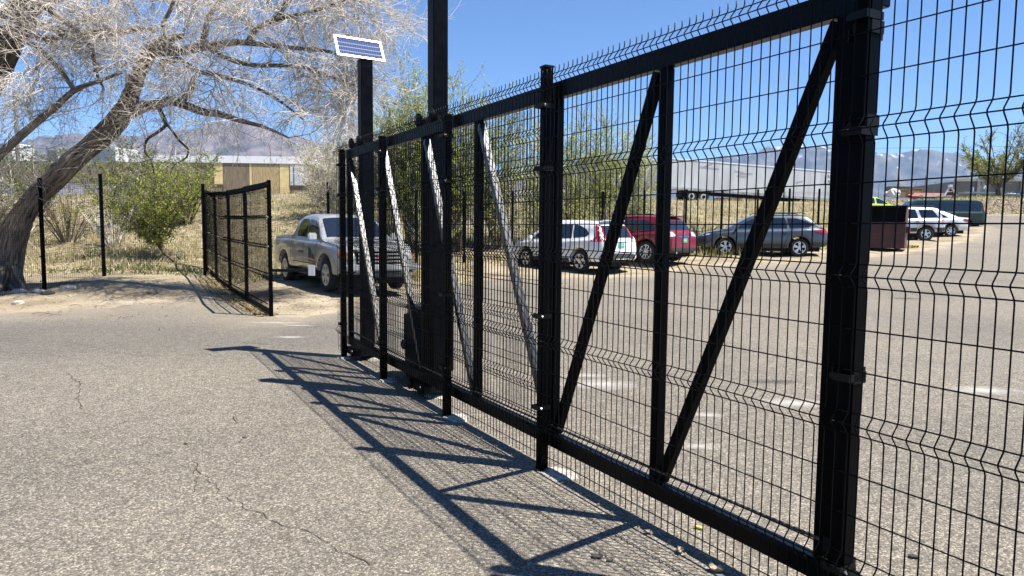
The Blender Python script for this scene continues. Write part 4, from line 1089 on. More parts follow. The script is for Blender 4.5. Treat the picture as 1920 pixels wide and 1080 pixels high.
# ------------------------------------------------------------------ trailers
WHT = mat('white_trailer_skin', (.72, .73, .74), .45, var=.12, scale=1.2, stretch=(1, 1, .25))
DIRT = mat('scraped_dirt', (.30, .28, .25), .8)
def trailer(pa, pb, body_h, floor, name, label, text=False, depth=2.6, seams=True, mtl=None, wheels=True):
    """pa, pb: ground points of the near lower edge, left and right"""
    d = (pb - pa); L_ = d.length; ex = d.normalized()
    o = empty(name, pa, 0, label, 'trailer')
    o.rotation_euler = Matrix((ex, Vector((-ex.y, ex.x, 0)).normalized(), ex.cross(Vector((-ex.y, ex.x, 0))).normalized())).transposed().to_euler()
    mtl = mtl or WHT
    b = MB().box((0, 0, floor), (L_, depth, floor + body_h)).build('box_body', mtl, o)
    MB().box((-.02, -.03, floor + body_h - .04), (L_ + .02, depth + .03, floor + body_h + .07)).build('roof_rail', ALU, o)
    MB().box((-.02, -.03, floor - .10), (L_ + .02, .0, floor + .14)).build('base_rail', mat('grey_base_rail', (.42, .42, .41), .6, var=.4, scale=2), o)
    if seams:
        x = 0
        while x < L_:
            MB().box((x - .02, -.008, floor + .14), (x + .02, -.001, floor + body_h - .04)).build('side_post', mtl, o); x += 1.22
    if wheels:
        for x in (2.4, 3.65):
            for y in (.28, depth - .28):
                w = MB().cyl((x, y, .52), (0, 1, 0), .52, .5, 28).build('wheel', TYRE, o, False)
                MB().cyl((x, y + (-.26 if y < 1 else .26), .52), (0, 1, 0), .30, .03, 24).build('rim', mat('white_rim', (.7, .7, .68), .5), w)
                MB().cyl((x, y + (-.28 if y < 1 else .28), .52), (0, 1, 0), .17, .04, 12).build('hub', DUSTY, w)
        MB().box((1.6, .5, .45), (4.4, depth - .5, floor - .1)).build('axle_frame', DUSTY, o)
        MB().box((4.4, .9, floor - .35), (L_ - .4, 1.1, floor)).box((4.4, depth - 1.1, floor - .35), (L_ - .4, depth - .9, floor)).build('chassis_beam', DUSTY, o)
        for y in (.45, depth - .45):
            lg = MB().box((L_ - 4.1, y - .08, .08), (L_ - 3.94, y + .08, floor)).box((L_ - 4.2, y - .16, 0), (L_ - 3.84, y + .16, .08)).build('landing_leg', DUSTY, o)
            MB().bar((L_ - 4.02, y, .5), (L_ - 3.2, y, floor), .07, (0, 1, 0)).bar((L_ - 4.02, y, .5), (L_ - 4.8, y, floor), .07, (0, 1, 0)).build('brace', DUSTY, lg)
    return o, L_
A_, B_ = at(1248, 69, zpix(1248, 375, 69)), at(1566, 71.5, zpix(1566, 398, 71.5))
tr, TL = trailer(A_, B_, 2.82, 1.15, 'semi_trailer', 'long white box trailer parked on the rise behind the grey estate car', 0)
for x0, z0, x1, z1 in ((3.4, 3.45, 4.3, 3.85), (3.0, 3.42, 5.0, 3.36), (6.6, 3.3, 7.6, 3.2), (7.2, 3.05, 8.5, 3.15), (6.9, 2.85, 7.9, 2.8), (13.2, 2.6, 13.9, 2.85)):
    MB().bar((x0, -.025, z0), (x1, -.025, z1), .006, (0, 1, 0), .05).build('scrape', DIRT, tr)
LET = mat('black_letters', (.03, .03, .035), .6)
MB().box((TL - 1.75, -.04, 2.75), (TL - .12, -.03, 3.72)).build('sign_panel', mat('white_sign', (.82, .83, .84), .5), tr)
flat_text('ROLLIN', .50, LET, tr, (TL - .92, -.045, 3.45), (R(90), 0, 0), sx=.75)
flat_text('862-8440', .36, LET, tr, (TL - .92, -.045, 2.98), (R(90), 0, 0), sx=.8)
A2, B2 = at(1075, 78, zpix(1075, 366, 78)), at(1262, 76, zpix(1262, 372, 76))
trailer(A2, B2, 2.7, 1.15, 'semi_trailer', 'white box trailer half hidden in the green trees left of the long one', 0)
# flat brown tarpaulin-covered stack beneath/right of the trailer wheels
o = MB().box((0, 0, 0), (5.2, 1.6, .55)).build('timber_stack', mat('weathered_timber', (.24, .19, .13), .85, var=.3, scale=3, stretch=(1, 8, 8))); o.location = at(1340, 75, zpix(1340, 381, 75)); tag(o, 'low brown timber stack lying under the long white trailer', 'timber stack')

# left: long roofed trailer with plywood boards
PLY = mat('plywood_board', (.58, .43, .22), .8, var=.35, scale=2.5, stretch=(6, 6, 1)); PLYL = mat('fresh_plywood', (.95, .74, .36), .8, var=.15, scale=2)
BRWN = mat('brown_panel', (.28, .215, .14), .8, var=.3, scale=2, stretch=(5, 5, 1))
pa = at(395, 60, 0); pa.z = zpix(395, 366, 60); pb = at(582, 60.5, 0); pb.z = zpix(582, 366, 60.5)
ex = (pb - pa).normalized(); L_ = (pb - pa).length
st = empty('storage_trailer', pa, 0, 'long white-roofed trailer closed with brown and yellow plywood boards behind the bare branches', 'trailer')
st.rotation_euler = (0, 0, math.atan2(ex.y, ex.x))
MB().box((-6, 0, .3), (L_, 2.5, 2.85)).build('box_body', BRWN, st)
MB().box((-6.1, -.12, 2.70), (L_ + .1, 2.6, 3.30)).build('roof', mat('white_roof_edge', (1.1, 1.1, 1.12), .5), st)
def px2x(u): return (u - 395) / FPX * 60
for u0, u1, z0, z1, m in ((405, 421, .9, 2.68, PLYL), (422, 470, .25, 2.68, BRWN), (470, 474, .3, 2.66, PLYL), (475, 505, .2, 2.62, PLY), (505, 524, .2, 2.64, PLY), (525, 542, -.05, 2.66, PLYL)):
    MB().box((px2x(u0), -.06, z0), (px2x(u1), -.005, z1)).build('board', m, st)
MB().box((px2x(544), -.08, .9), (px2x(577), -.004, 2.69)).build('white_panel', WHT, st); MB().box((px2x(551), -.11, .9), (px2x(552), -.081, 2.69)).build('panel_joint', DARKP, st)
for x in (px2x(548), px2x(572)): MB().box((x - .1, .3, -.2), (x + .1, .5, .9)).build('leg', DUSTY, st)
# container and trailer roofs further left
A3, B3 = at(97, 66, zpix(97, 318, 66)), at(222, 64, zpix(222, 316, 64)); B3.z = A3.z
c_, L3 = trailer(A3, B3, 1.75, 0, 'container', 'pale grey steel container with dark end door seen behind the leaning trunk', wheels=False)
MB().box((-.04, .0, .02), (1.1, -.05, 1.72)).build('door', mat('grey_door', (.34, .36, .38), .6), c_)
MB().box((1.1, -.07, .0), (1.32, -.0, 1.80)).build('corner_post', ALU, c_)
o = MB().box((-9, 0, 0), (12, .25, 1.9)).build('block_wall', mat('tan_block_wall', (.30, .25, .19), .9, var=.15, scale=3)); o.location = at(150, 61.5, zpix(150, 345, 61.5)); tag(o, 'tan block wall below the pale container on the far left', 'wall')
A4, B4 = at(225, 72, zpix(225, 330, 72)), at(405, 71, zpix(405, 326, 71)); B4.z = A4.z
trailer(A4, B4, 2.0, 0, 'container', 'long pale container seen through the green bush left of the plywood trailer', wheels=False)
A4, B4 = at(-60, 70, zpix(-60, 318, 70)), at(30, 69, zpix(30, 316, 69)); B4.z = A4.z
trailer(A4, B4, 2.4, 0, 'container', 'white container at the far left edge behind the branches', wheels=False)
# poles
for u, D, top, what in ((42, 62, 175, 'grey pole rising behind the tree at the far left'), (1677, 84, 332, 'thin pole standing above the yard right of the thick fence post'), (1726, 86, 330, 'thin pole in the yard above the wooden crates'), (1780, 85, 336, 'thin pole in front of the corner of the grey building')):
    g = gp(u, D); h_ = zpix(u, top, D) - g.z
    o = MB().tube([(0, 0, 0), (0, 0, h_)], .16 if u == 42 else .05, 8).build('pole', mat('pole_grey', (.25, .24, .22), .7)); o.location = g; tag(o, what, 'pole')
wz = MB()
def wire(pts, name, label, r=.02):
    c = pts[0]; o = MB().tube([p - c for p in pts], r, 4, False).build(name, BLACKF); o.location = c; tag(o, label, 'cable')
wire([up(1200 + i * 75, 282 + i * .0 - 2.0 * math.sin(math.pi * i / 10) * -1 - i * .6, 110) for i in range(11)], 'overhead_cable', 'thin overhead cable crossing the sky above the snowy mountains')

# ------------------------------------------------------------------ the yard on the right
WALLM = mat('grey_rendered_wall', (.27, .265, .25), .9, var=.12, scale=.6)
def yz(u, v, D): return zpix(u, v, D)
bo = at(1782, 88, yz(1782, 374, 88))
bd = empty('long_building', bo, 0, 'long low grey concrete building with flat roof on the right horizon', 'building')
pr = at(2150, 86, bo.z) - bo; pl_ = at(1718, 128, bo.z) - bo
def wallseg(a, b, h0, h1, t, m, name):
    d = (b - a).normalized(); n = Vector((-d.y, d.x, 0)) * t
    vs = [a, b, b + n, a + n, a + Vector((0, 0, h0)), b + Vector((0, 0, h1)), b + n + Vector((0, 0, h1)), a + n + Vector((0, 0, h0))]
    return MB().add(vs, [(0, 3, 2, 1), (4, 5, 6, 7), (0, 1, 5, 4), (1, 2, 6, 5), (2, 3, 7, 6), (3, 0, 4, 7)]).build(name, m, bd)
hw_ = yz(1782, 341, 88) - bo.z
wallseg(Vector((0, 0, 0)), pr, hw_, hw_, 12, WALLM, 'wall')
wallseg(pl_, Vector((0, 0, 0)), hw_, hw_, .3, WALLM, 'wall')
n_ = 9
for i in range(1, n_):
    p = pr * (i / n_ / 1.0)
    MB().obox(p + Vector((0, -.15, hw_ / 2)), (.18, 0, 0), (0, .15, 0), (0, 0, hw_ / 2)).build('pilaster', WALLM, bd)
wallseg(Vector((-.2, -.25, hw_)), pr + Vector((0, -.25, hw_)), .35, .35, .3, mat('pale_roof_edge', (.48, .47, .45), .7), 'parapet')
# yard fence with cable
yo = gp(1650, 79)
yf = empty('chain_link_fence', yo, 0, 'thin grey chain-link fence with slanted posts along the yard on the right', 'fence')
pp = [gp(u, 79) for u in range(1640, 2020, 34)]
for p in pp: MB().tube([p - yo, p - yo + Vector((0, 0, 2.0)), p - yo + Vector((.22, 0, 2.35))], .035, 6).build('post', mat('fence_grey', (.22, .22, .22), .6), yf)
for z in (1.0, 2.0, 2.35): MB().tube([p - yo + Vector((0 if z < 2.1 else .22, 0, z)) for p in pp], .012, 4, False).build('rail', bpy.data.materials['fence_grey'], yf)
# crates
CRT = mat('crate_wood', (.34, .24, .13), .85, var=.3, scale=4, stretch=(1, 1, 6))
def crate(u0, u1, v0, v1, D, label, m=CRT, dep=1.2):
    g = at(u0, D, 0); g.z = zpix(u0, v1, D); w = (u1 - u0) / FPX * D; h_ = (v1 - v0) / FPX * D
    o = empty('wooden_crate', g, 0, label, 'crate', 'wooden crates in the yard')
    MB().box((0, 0, 0), (w, dep, h_)).build('box', m, o)
    for x in (0, w - .1): MB().box((x, -.03, 0), (x + .1, -.001, h_)).build('batten', m, o)
    MB().box((.1, -.03, h_ - .1), (w - .1, -.001, h_)).build('batten', m, o)
crate(1679, 1694, 356, 370, 77, 'small wooden crate right of the white wrapped bundle')
crate(1697, 1722, 353, 370, 78, 'large wooden crate between the small crate and the red pipes')
crate(1662, 1700, 350, 362, 82, 'wide brown crate standing behind the white wrapped bundle', bpy.data.materials['weathered_timber'])
# wrapped bundle
def lump(name, c, r, m, seed, n=2, sq=(1, 1, 1), amp=.22):
    bm = bmesh.new(); bmesh.ops.create_icosphere(bm, subdivisions=n, radius=1)
    r_ = random.Random(seed)
    for v in bm.verts:
        k = 1 + r_.uniform(-amp, amp); v.co = Vector((v.co.x * sq[0], v.co.y * sq[1], max(v.co.z, -.55) * sq[2])) * r * k
    me = bpy.data.meshes.new(name); bm.to_mesh(me); bm.free(); me.materials.append(m)
    me.polygons.foreach_set('use_smooth', [False] * len(me.polygons)); return link(name, me, None, c)
WRAP = mat('white_tarpaulin', (.80, .80, .80), .5, bump=.5, bscale=6)
o = lump('wrapped_bundle', at(1668, 76, zpix(1668, 364, 76)), .62, WRAP, 3, 3, (1.0, 1, .95), .10); tag(o, 'white wrapped bundle beside the small wooden crate', 'bundle')
o = lump('wrapped_bundle', at(1656, 76.5, zpix(1656, 366, 76.5)), .42, WRAP, 5, 3, (1.0, 1, .9), .15); tag(o, 'lower white tarpaulin heap left of the tall wrapped bundle', 'bundle')
# pipes
PIPE = mat('red_pipe_paint', (.40, .075, .045), .6, var=.3, scale=3)
po = gp(1735, 75)
st_ = []
for i in range(9):
    z = zpix(1735, 369 - 2.2 * (i // 4), 75) - po.z; y = .3 * (i % 4) + .12 * (i // 4)
    o = MB().tube([(-1.9 + .15 * (i % 3), y, z), (2.0 + .12 * (i % 2), y, z)], .12, 10).build('red_pipe', PIPE); o.location = po; tag(o, 'red steel pipe in the low pile right of the crates', 'pipe', 'red pipes piled in the yard')
for i in range(3):
    o = MB().tube([(0, 0, 0), (0, 0, .75 - .1 * i)], .12, 10).build('red_pipe_stub', PIPE); o.location = at(1768 + 5 * i, 74.5, zpix(1768, 368, 74.5)); tag(o, ('leftmost', 'middle', 'rightmost')[i] + ' of three upright red pipe stubs at the foot of the white A-frame', 'pipe', 'upright red stubs')
WHP = mat('white_painted_steel', (.82, .82, .82), .5)
af = empty('a_frame', at(1772, 74, zpix(1772, 369, 74)), 0, 'white A-shaped steel frame standing on the yard bank', 'A-frame')
MB().bar((-.62, 0, 0), (-.05, 0, 1.05), .13, (0, 1, 0)).build('leg', WHP, af); MB().bar((.75, 0, 0), (.08, 0, 1.05), .13, (0, 1, 0)).build('leg', WHP, af); MB().box((-.2, -.12, 1.0), (.2, .12, 1.22)).build('head', WHP, af); MB().bar((-.35, 0, .5), (.42, 0, .5), .08, (0, 1, 0)).build('crossbar', WHP, af)
o = MB().box((0, 0, 0), (3.3, 1.2, .16)).build('white_slab', WHP); o.location = at(1801, 74, zpix(1801, 363, 74)); tag(o, 'flat white slab lying on the bank under the white standpipe', 'slab')
o = MB().box((0, 0, 0), (3.0, .8, .14)).build('white_beam', WHP); o.location = at(1723, 73.6, zpix(1723, 369, 73.6)); tag(o, 'long white beam on the ground in front of the red pipes', 'beam')
sp2 = empty('standpipe', at(1833, 76, zpix(1833, 362, 76)), 0, 'white standpipe on a stout round base near the right edge', 'standpipe')
MB().cyl((0, 0, .35), (0, 0, 1), .33, .70, 20).build('base', WHP, sp2, True); MB().tube([(0, 0, .7), (0, 0, .85), (0, 0, 1.85)], [.22, .13, .09], 14).build('pipe', WHP, sp2); MB().box((-.13, -.1, 1.85), (.13, .1, 1.95)).build('head', DARKP, sp2)
bs = empty('blue_figure_sign', at(1814, 80, zpix(1814, 360, 80)), 0, 'small blue and white panel leaning by the white standpipe', 'panel')
MB().box((-.18, 0, 0), (.0, .05, .55)).build('blue_half', mat('blue_paint', (.05, .12, .45), .5), bs); MB().box((.002, 0, 0), (.14, .05, .50)).build('white_half', WHP, bs)
vn2 = lump('tarp_covered_car', at(1893, 77, zpix(1893, 367, 77)), 1.0, mat('grey_tarp', (.3, .32, .34), .5), 8, 3, (1.7, .8, .42), .04); tag(vn2, 'low grey covered car body on the bank at the right edge', 'covered car')
o = lump('debris_heap', gp(1900, 60, .1), .35, UNDER, 12, 2, (1.8, .6, .5), .3); tag(o, 'small dark heap of debris at the far roadside near the right edge', 'debris')

# ------------------------------------------------------------------ pale patches and cracks in the asphalt
PAINT = mat('worn_white_paint', (.62, .61, .57), .85, var=.3, scale=25)
def patch_mat(nm='worn_white_smear', col=(.45, .43, .39, 1)):
    m, t, b, N, L = newmat(nm)
    b.inputs['Base Color'].default_value = col; b.inputs['Roughness'].default_value = .9
    tc = N('TexCoord'); g = N('TexGradient'); g.gradient_type = 'SPHERICAL'; L(tc.outputs['Object'], g.inputs[0])
    gm_ = N('NewGeometry'); n = N('TexNoise'); n.inputs['Scale'].default_value = 7; n.inputs['Detail'].default_value = 8; n.inputs['Roughness'].default_value = .7; L(gm_.outputs['Position'], n.inputs['Vector'])
    a = N('Math'); a.operation = 'MULTIPLY_ADD'; L(g.outputs['Fac'], a.inputs[0]); a.inputs[1].default_value = .75; L(n.outputs['Fac'], a.inputs[2])
    mr = N('MapRange'); mr.inputs['From Min'].default_value = .55; mr.inputs['From Max'].default_value = 1.25; mr.inputs['To Max'].default_value = .62; L(a.outputs[0], mr.inputs['Value'])
    L(mr.outputs[0], b.inputs['Alpha']); return m
SMEAR = patch_mat()
OILY = patch_mat('oily_smear', (.055, .052, .047, 1))
def smear(u, v, rx, ry, name='chalky_patch', m=None):
    d = _ray(u, v); 
    o = MB().add([(-1, -1, 0), (1, -1, 0), (1, 1, 0), (-1, 1, 0)], [(0, 1, 2, 3)]).build(name, m or SMEAR); o.location = (d.x, d.y, Tz(d.x, d.y) + .006); o.scale = (rx, ry, 1); return tag(o, kind='structure')
def _ray(u, v):
    w_ = RC @ np.array([u - 960, v - 540, FPX]); z = 0
    for _ in range(12):
        t = (z - EYE) / w_[2]; x, y = w_[0] * t, w_[1] * t; z = Tz(x, y)
    return Vector((x, y, z))
for u, v, rx, ry in ((1125, 722, .55, .30), (1100, 705, .3, .15), (1485, 757, .40, .22), (1845, 733, .45, .22), (1310, 838, .2, .1), (545, 633, .30, .13), (520, 606, .55, .12), (560, 611, .35, .08), (1325, 780, .2, .1)):
    smear(u, v, rx, ry)
for u, v, rx, ry in ((1452, 716, .34, .14), (1700, 560, .5, .25)):
    smear(u, v, rx, ry, 'oil_stain', OILY)
DARKS = mat('oil_stain', (.10, .098, .095), .9)
CRK = mat('dark_crack', (.05, .048, .045), 1)  # even dark colour of the crack ribbons
def crack(pts, w, seed):
    r_ = random.Random(seed); P = [_ray(u, v) for u, v in pts]; out = []
    for a, b in zip(P[:-1], P[1:]):
        n = max(2, int((b - a).length / .05))
        for i in range(n):
            t = i / n; p = a.lerp(b, t); d = (b - a).normalized(); q = Vector((-d.y, d.x, 0)); out.append((p + q * r_.uniform(-.018, .018), q))
    c = out[0][0]; vs = []; fs = []
    for i, (p, q) in enumerate(out):
        ww = w * r_.uniform(.15, 1.0)
        z = Tz(p.x, p.y) + .004
        vs += [Vector((p.x, p.y, z)) + q * ww - c, Vector((p.x, p.y, z)) - q * ww - c]
        if i and r_.random() > .12: fs.append((2 * i - 2, 2 * i - 1, 2 * i + 1, 2 * i))
    o = MB().add(vs, fs).build('crack', CRK); o.location = c; tag(o, kind='structure')
crack([(365, 865), (372, 885), (400, 905), (415, 930), (470, 955), (520, 980), (590, 1000), (650, 1040), (730, 1070), (790, 1078)], .0035, 1)
crack([(260, 855), (330, 848), (420, 838)], .003, 2); crack([(128, 700), (150, 720), (146, 750), (152, 770)], .005, 3); crack([(440, 640), (500, 646), (560, 648)], .006, 4)
crack([(500, 800), (548, 803)], .003, 5); crack([(0, 905), (90, 880), (170, 868), (255, 856)], .0025, 7); crack([(366, 866), (368, 905), (364, 930)], .0025, 8); crack([(420, 838), (500, 812), (548, 803), (620, 800)], .0025, 9); crack([(120, 640), (260, 668), (420, 664)], .005, 10); crack([(1060, 585), (1200, 592), (1330, 586)], .006, 11); crack([(1190, 645), (1300, 648), (1410, 650)], .006, 6)
# small litter on the asphalt
LEAF = mat('dry_leaf', (.40, .33, .24), .8, var=.3, scale=30)
for i, (u, v, r_, what) in enumerate(((1215, 1001, .018, 'curled dry leaf by the fence foot, left of the yellow foam stub'), (1275, 1037, .024, 'larger curled dry leaf lying against the wires at the bottom'), (1340, 1072, .03, 'ragged dry leaf at the bottom edge under the fence'))):
    p = _ray(u, v); bm = bmesh.new(); bmesh.ops.create_grid(bm, x_segments=5, y_segments=4, size=1)
    rr = random.Random(i)
    for q in bm.verts:
        x, y = q.co.x, q.co.y; q.co = Vector((x * 1.5 * (1 - .45 * abs(y)), y * .8 * (1 - .5 * x * x), .5 * y * y + .35 * x * x + rr.uniform(-.1, .15))) * r_
    me = bpy.data.meshes.new('dry_leaf'); bm.to_mesh(me); bm.free(); me.materials.append(LEAF); o = link('dry_leaf', me, None, p + Vector((0, 0, .006)), (0, 0, i * 1.3)); tag(o, what, 'leaf', 'dry leaves along the fence foot')
p = _ray(1310, 992); o = MB().tube([(-.022, 0, 0), (-.016, 0, 0), (.018, 0, 0), (.022, 0, 0)], [.005, .0085, .0085, .006], 12).build('foam_stub', mat('yellow_foam', (.75, .72, .12), .7), None, True); o.location = p + Vector((0, 0, .009)); o.rotation_euler = (0, 0, -.6); tag(o, 'small bright yellow foam stub on the asphalt under the gate', 'foam stub')
for i, (u, v, s_, what) in enumerate(((1118, 1046, .022, 'dark clod on the asphalt in the shade of the fence wires'), (1142, 1052, .012, 'tiny dark pebble right of the clod in the fence shadow'), (1712, 1046, .02, 'small dark pebble at the bottom right beyond the fence'), (1595, 1063, .018, 'dark chip of dirt beside the foot of the thick post'), (348, 833, .012, 'tiny dark stone alone on the open asphalt, nearest one'), (458, 821, .012, 'tiny dark stone right of the others on the open asphalt'))):
    o = lump('pebble', _ray(u, v) + Vector((0, 0, s_ * .3)), s_, mat('dark_stone', (.05, .045, .04), .9), i, 1, (1.4, 1, .7), .25); tag(o, what, 'pebble', 'pebbles on the asphalt')
for i, (u, v, s_, what) in enumerate(((128, 543, .13, 'white stone on the sand mound right of the tree foot'), (35, 570, .09, 'small pale stone in the shade at the tree foot'), (90, 552, .11, 'dark brown clod on the sand below the first fence post'), (72, 548, .1, 'pale slab of broken concrete left of the white stone'), (35, 517, .12, 'pale lump of concrete just behind the fence by the trunk'))):
    o = lump('stone', _ray(u, v) + Vector((0, 0, s_ * .2)), s_, mat('pale_stone', (.58, .54, .46), .9) if i != 2 else bpy.data.materials['dark_stone'], 20 + i, 2, (1.3, 1, .6), .18); tag(o, what, 'stone', 'stones on the sand mound')
# ------------------------------------------------------------------ vegetation
def bark_mat(name, c1, c2, scale=5, bump=1.0):
    c1 = tuple(c * .95 for c in c1); c2 = tuple(c * .95 for c in c2)
    m, t, b, N, L = newmat(name)
    b.inputs['Roughness'].default_value = .95; b.inputs['Specular IOR Level'].default_value = .15
    at_ = N('Attribute'); at_.attribute_name = 'along'          # (around, along) coordinates of the limb
    mp = N('Mapping'); mp.inputs['Scale'].default_value = (1, 1, 1); L(at_.outputs['Vector'], mp.inputs[0])
    n = N('TexNoise'); n.inputs['Scale'].default_value = scale; n.inputs['Detail'].default_value = 7; n.inputs['Roughness'].default_value = .65; n.inputs['Distortion'].default_value = .6; L(mp.outputs[0], n.inputs['Vector'])
    r = N('ValToRGB'); ramp(r, [(0.36, c1), (0.62, c2)]); L(n.outputs['Fac'], r.inputs[0]); L(r.outputs[0], b.inputs['Base Color'])
    bp = N('Bump'); bp.inputs['Strength'].default_value = bump; bp.inputs['Distance'].default_value = .05; L(n.outputs['Fac'], bp.inputs['Height']); L(bp.outputs[0], b.inputs['Normal'])
    return m
BARK = bark_mat('furrowed_bark', (.045, .034, .026), (.29, .235, .185))
BARKD = bark_mat('dark_twisted_bark', (.03, .022, .017), (.20, .15, .11))
TWIG = mat('pale_twig', (.78, .70, .60), .8, var=.35, scale=1.5)
TWIGB = mat('brown_twig', (.20, .155, .11), .9, var=.4, scale=2)
def limb(name, pts, rad, m, parent, org, k=12, knots=.06, sub=5):
    """smooth curve through pts, bark-rough surface"""
    P = [Vector(p) for p in pts]
    out = []; rr = []
    n = len(P)
    for i in range(n - 1):
        p0, p1, p2, p3 = P[max(i - 1, 0)], P[i], P[i + 1], P[min(i + 2, n - 1)]
        for j in range(sub):
            t = j / sub; t2, t3 = t * t, t * t * t
            out.append(.5 * ((2 * p1) + (-p0 + p2) * t + (2 * p0 - 5 * p1 + 4 * p2 - p3) * t2 + (-p0 + 3 * p1 - 3 * p2 + p3) * t3)); rr.append(rad[i] * (1 - t) + rad[i + 1] * t)
    out.append(P[-1]); rr.append(rad[-1])
    r_ = random.Random(hash(name) % 7 + int(P[0].x * 100))
    ph = [r_.uniform(0, 6.28) for _ in range(6)]
    ref = None; vs = []; uv = []; s = 0
    for i, p in enumerate(out):
        d = (out[min(i + 1, len(out) - 1)] - out[max(i - 1, 0)]).normalized()
        if i: s += (out[i] - out[i - 1]).length
        if ref is None: ref = d.orthogonal().normalized()
        ref = (ref - d * ref.dot(d)).normalized(); q = d.cross(ref)
        for j in range(k):
            a = 2 * math.pi * j / k
            f = 1 + knots * (math.sin(3 * a + ph[0] + s * 1.1) + .7 * math.sin(5 * a + ph[1] - s * 2) + .6 * math.sin(2 * a + s * 3.1 + ph[2])) + r_.uniform(-1, 1) * knots * .5
            vs.append(p + (ref * math.cos(a) + q * math.sin(a)) * rr[i] * f - org)
            uv.append((math.cos(a) * rr[i] * 4, math.sin(a) * rr[i] * 4, s * .55))
    fs = [(i * k + j, i * k + (j + 1) % k, (i + 1) * k + (j + 1) % k, (i + 1) * k + j) for i in range(len(out) - 1) for j in range(k)]
    fs.append(tuple(range(k))[::-1]); fs.append(tuple((len(out) - 1) * k + j for j in range(k)))
    o = MB().add(vs, fs).build(name, m, parent, True)
    a_ = o.data.attributes.new('along', 'FLOAT_VECTOR', 'POINT'); a_.data.foreach_set('vector', np.array(uv, np.float32).ravel())
    return o, out, rr
class Twigs:
    """thousands of thin tapering twigs in one mesh"""
    def __init__(s, org): s.V, s.F, s.n, s.org = [], [], 0, np.array(org)
    def add(s, pts, r0, r1, k=3):
        pts = np.asarray(pts, float); m = len(pts)
        d = np.gradient(pts, axis=0); d /= np.linalg.norm(d, axis=1)[:, None] + 1e-9
        ref = np.array([.31, .77, .55]); q = np.cross(d, ref); q /= np.linalg.norm(q, axis=1)[:, None] + 1e-9; w = np.cross(d, q)
        rr = np.linspace(r0, r1, m)[:, None]
        ring = [pts + (q * math.cos(2 * math.pi * j / k) + w * math.sin(2 * math.pi * j / k)) * rr for j in range(k)]
        V = np.stack(ring, 1).reshape(-1, 3) - s.org
        i = np.arange(m - 1)[:, None] * k; j = np.arange(k)[None]
        F = np.stack([i + j, i + (j + 1) % k, i + k + (j + 1) % k, i + k + j], -1).reshape(-1, 4) + s.n
        s.V.append(V); s.F.append(F); s.n += len(V)
    def build(s, name, m, parent):
        if not s.V: return None
        o = npmesh(name, np.concatenate(s.V), np.concatenate(s.F), m, parent); return tag(o, kind='stuff')
def wander(p, d, L, n, jit, droop, rg, grav=0):
    pts = [p]; p = np.array(p, float); d = np.array(d, float); step = L / n
    for i in range(n):
        d = d + rg.normal(0, jit, 3); d[2] += droop * step
        d /= np.linalg.norm(d); p = p + d * step; pts.append(p)
    return np.array(pts), d
def dir_around(rg, base, spread):
    v = rg.normal(0, 1, 3); v /= np.linalg.norm(v); d = np.array(base) + v * spread; return d / np.linalg.norm(d)

# ---- the leafless cottonwood that leans in from the left
tb = Vector((-11.35, 16.5, -.12))
tree = empty('bare_tree', tb, 0, 'big leafless cottonwood leaning in from the left with pale twigs', 'tree')
def U(u, v, D): return up(u, v, D)
LIMBS = []
def L_(name, trace, m=BARK, k=10, knots=.05, ext=True):
    pts = [U(u, v, D) for u, v, D, w in trace]; rad = [w / 2 / FPX * D for u, v, D, w in trace]
    o, out, rr = limb(name, pts, rad, m, tree, tb, k, knots); LIMBS.append((name, out, rr)); return o
L_('trunk', [(2, 600, 16.4, 76), (6, 560, 16.4, 58), (11, 525, 16.4, 52), (17, 485, 16.4, 50), (31, 437, 16.4, 46), (48, 402, 16.4, 41), (71, 370, 16.4, 38), (108, 335, 16.35, 36), (143, 303, 16.3, 36), (190, 264, 16.2, 38), (226, 231, 16.1, 34), (247, 200, 16.0, 30), (262, 162, 15.9, 28), (280, 125, 15.8, 26), (302, 98, 15.7, 24), (330, 84, 15.6, 15), (352, 78, 15.5, 8)], BARK, 20, .085)
# roots and stubs at the foot
for u0, v0, u1, v1, w in ((22, 535, 48, 562, 24), (0, 545, -30, 575, 34), (28, 500, 44, 552, 16), (14, 545, 22, 590, 26), (8, 500, -8, 560, 22)):
    L_('root', [(u0, v0, 16.2, w), ((u0 + u1) / 2, (v0 + v1) / 2, 16.0, w * .8), (u1, v1, 15.8, w * .5)], BARK, 8, .1)
L_('limb', [(247, 218, 16.05, 24), (275, 205, 15.9, 20), (300, 200, 15.8, 19), (325, 194, 15.7, 18), (352, 202, 15.6, 16), (385, 214, 15.5, 14), (415, 218, 15.4, 12), (455, 230, 15.3, 9), (500, 242, 15.2, 6), (545, 262, 15.1, 3)])
L_('limb', [(300, 104, 15.7, 20), (340, 105, 15.5, 17), (390, 97, 15.3, 15), (432, 90, 15.1, 13), (470, 90, 14.9, 11), (540, 98, 14.7, 8), (600, 103, 14.5, 7), (650, 112, 14.4, 4)])
L_('limb', [(385, 98, 15.3, 12), (392, 72, 15.2, 10), (398, 45, 15.1, 9), (415, 22, 15.0, 7), (432, -10, 14.9, 5)])
L_('limb', [(468, 92, 14.9, 10), (485, 66, 14.8, 9), (515, 50, 14.7, 8), (535, 30, 14.6, 7), (548, -5, 14.5, 6), (552, -40, 14.4, 4)])
L_('limb', [(510, 52, 14.7, 8), (560, 40, 14.7, 7), (610, 28, 14.6, 6), (660, 8, 14.6, 4)])
L_('limb', [(300, 68, 15.9, 10), (270, 66, 15.7, 11), (230, 72, 15.5, 12), (200, 78, 15.4, 12), (160, 76, 15.3, 12), (110, 62, 15.2, 12), (70, 60, 15.1, 10), (30, 68, 15.0, 9), (-30, 60, 15, 8)])
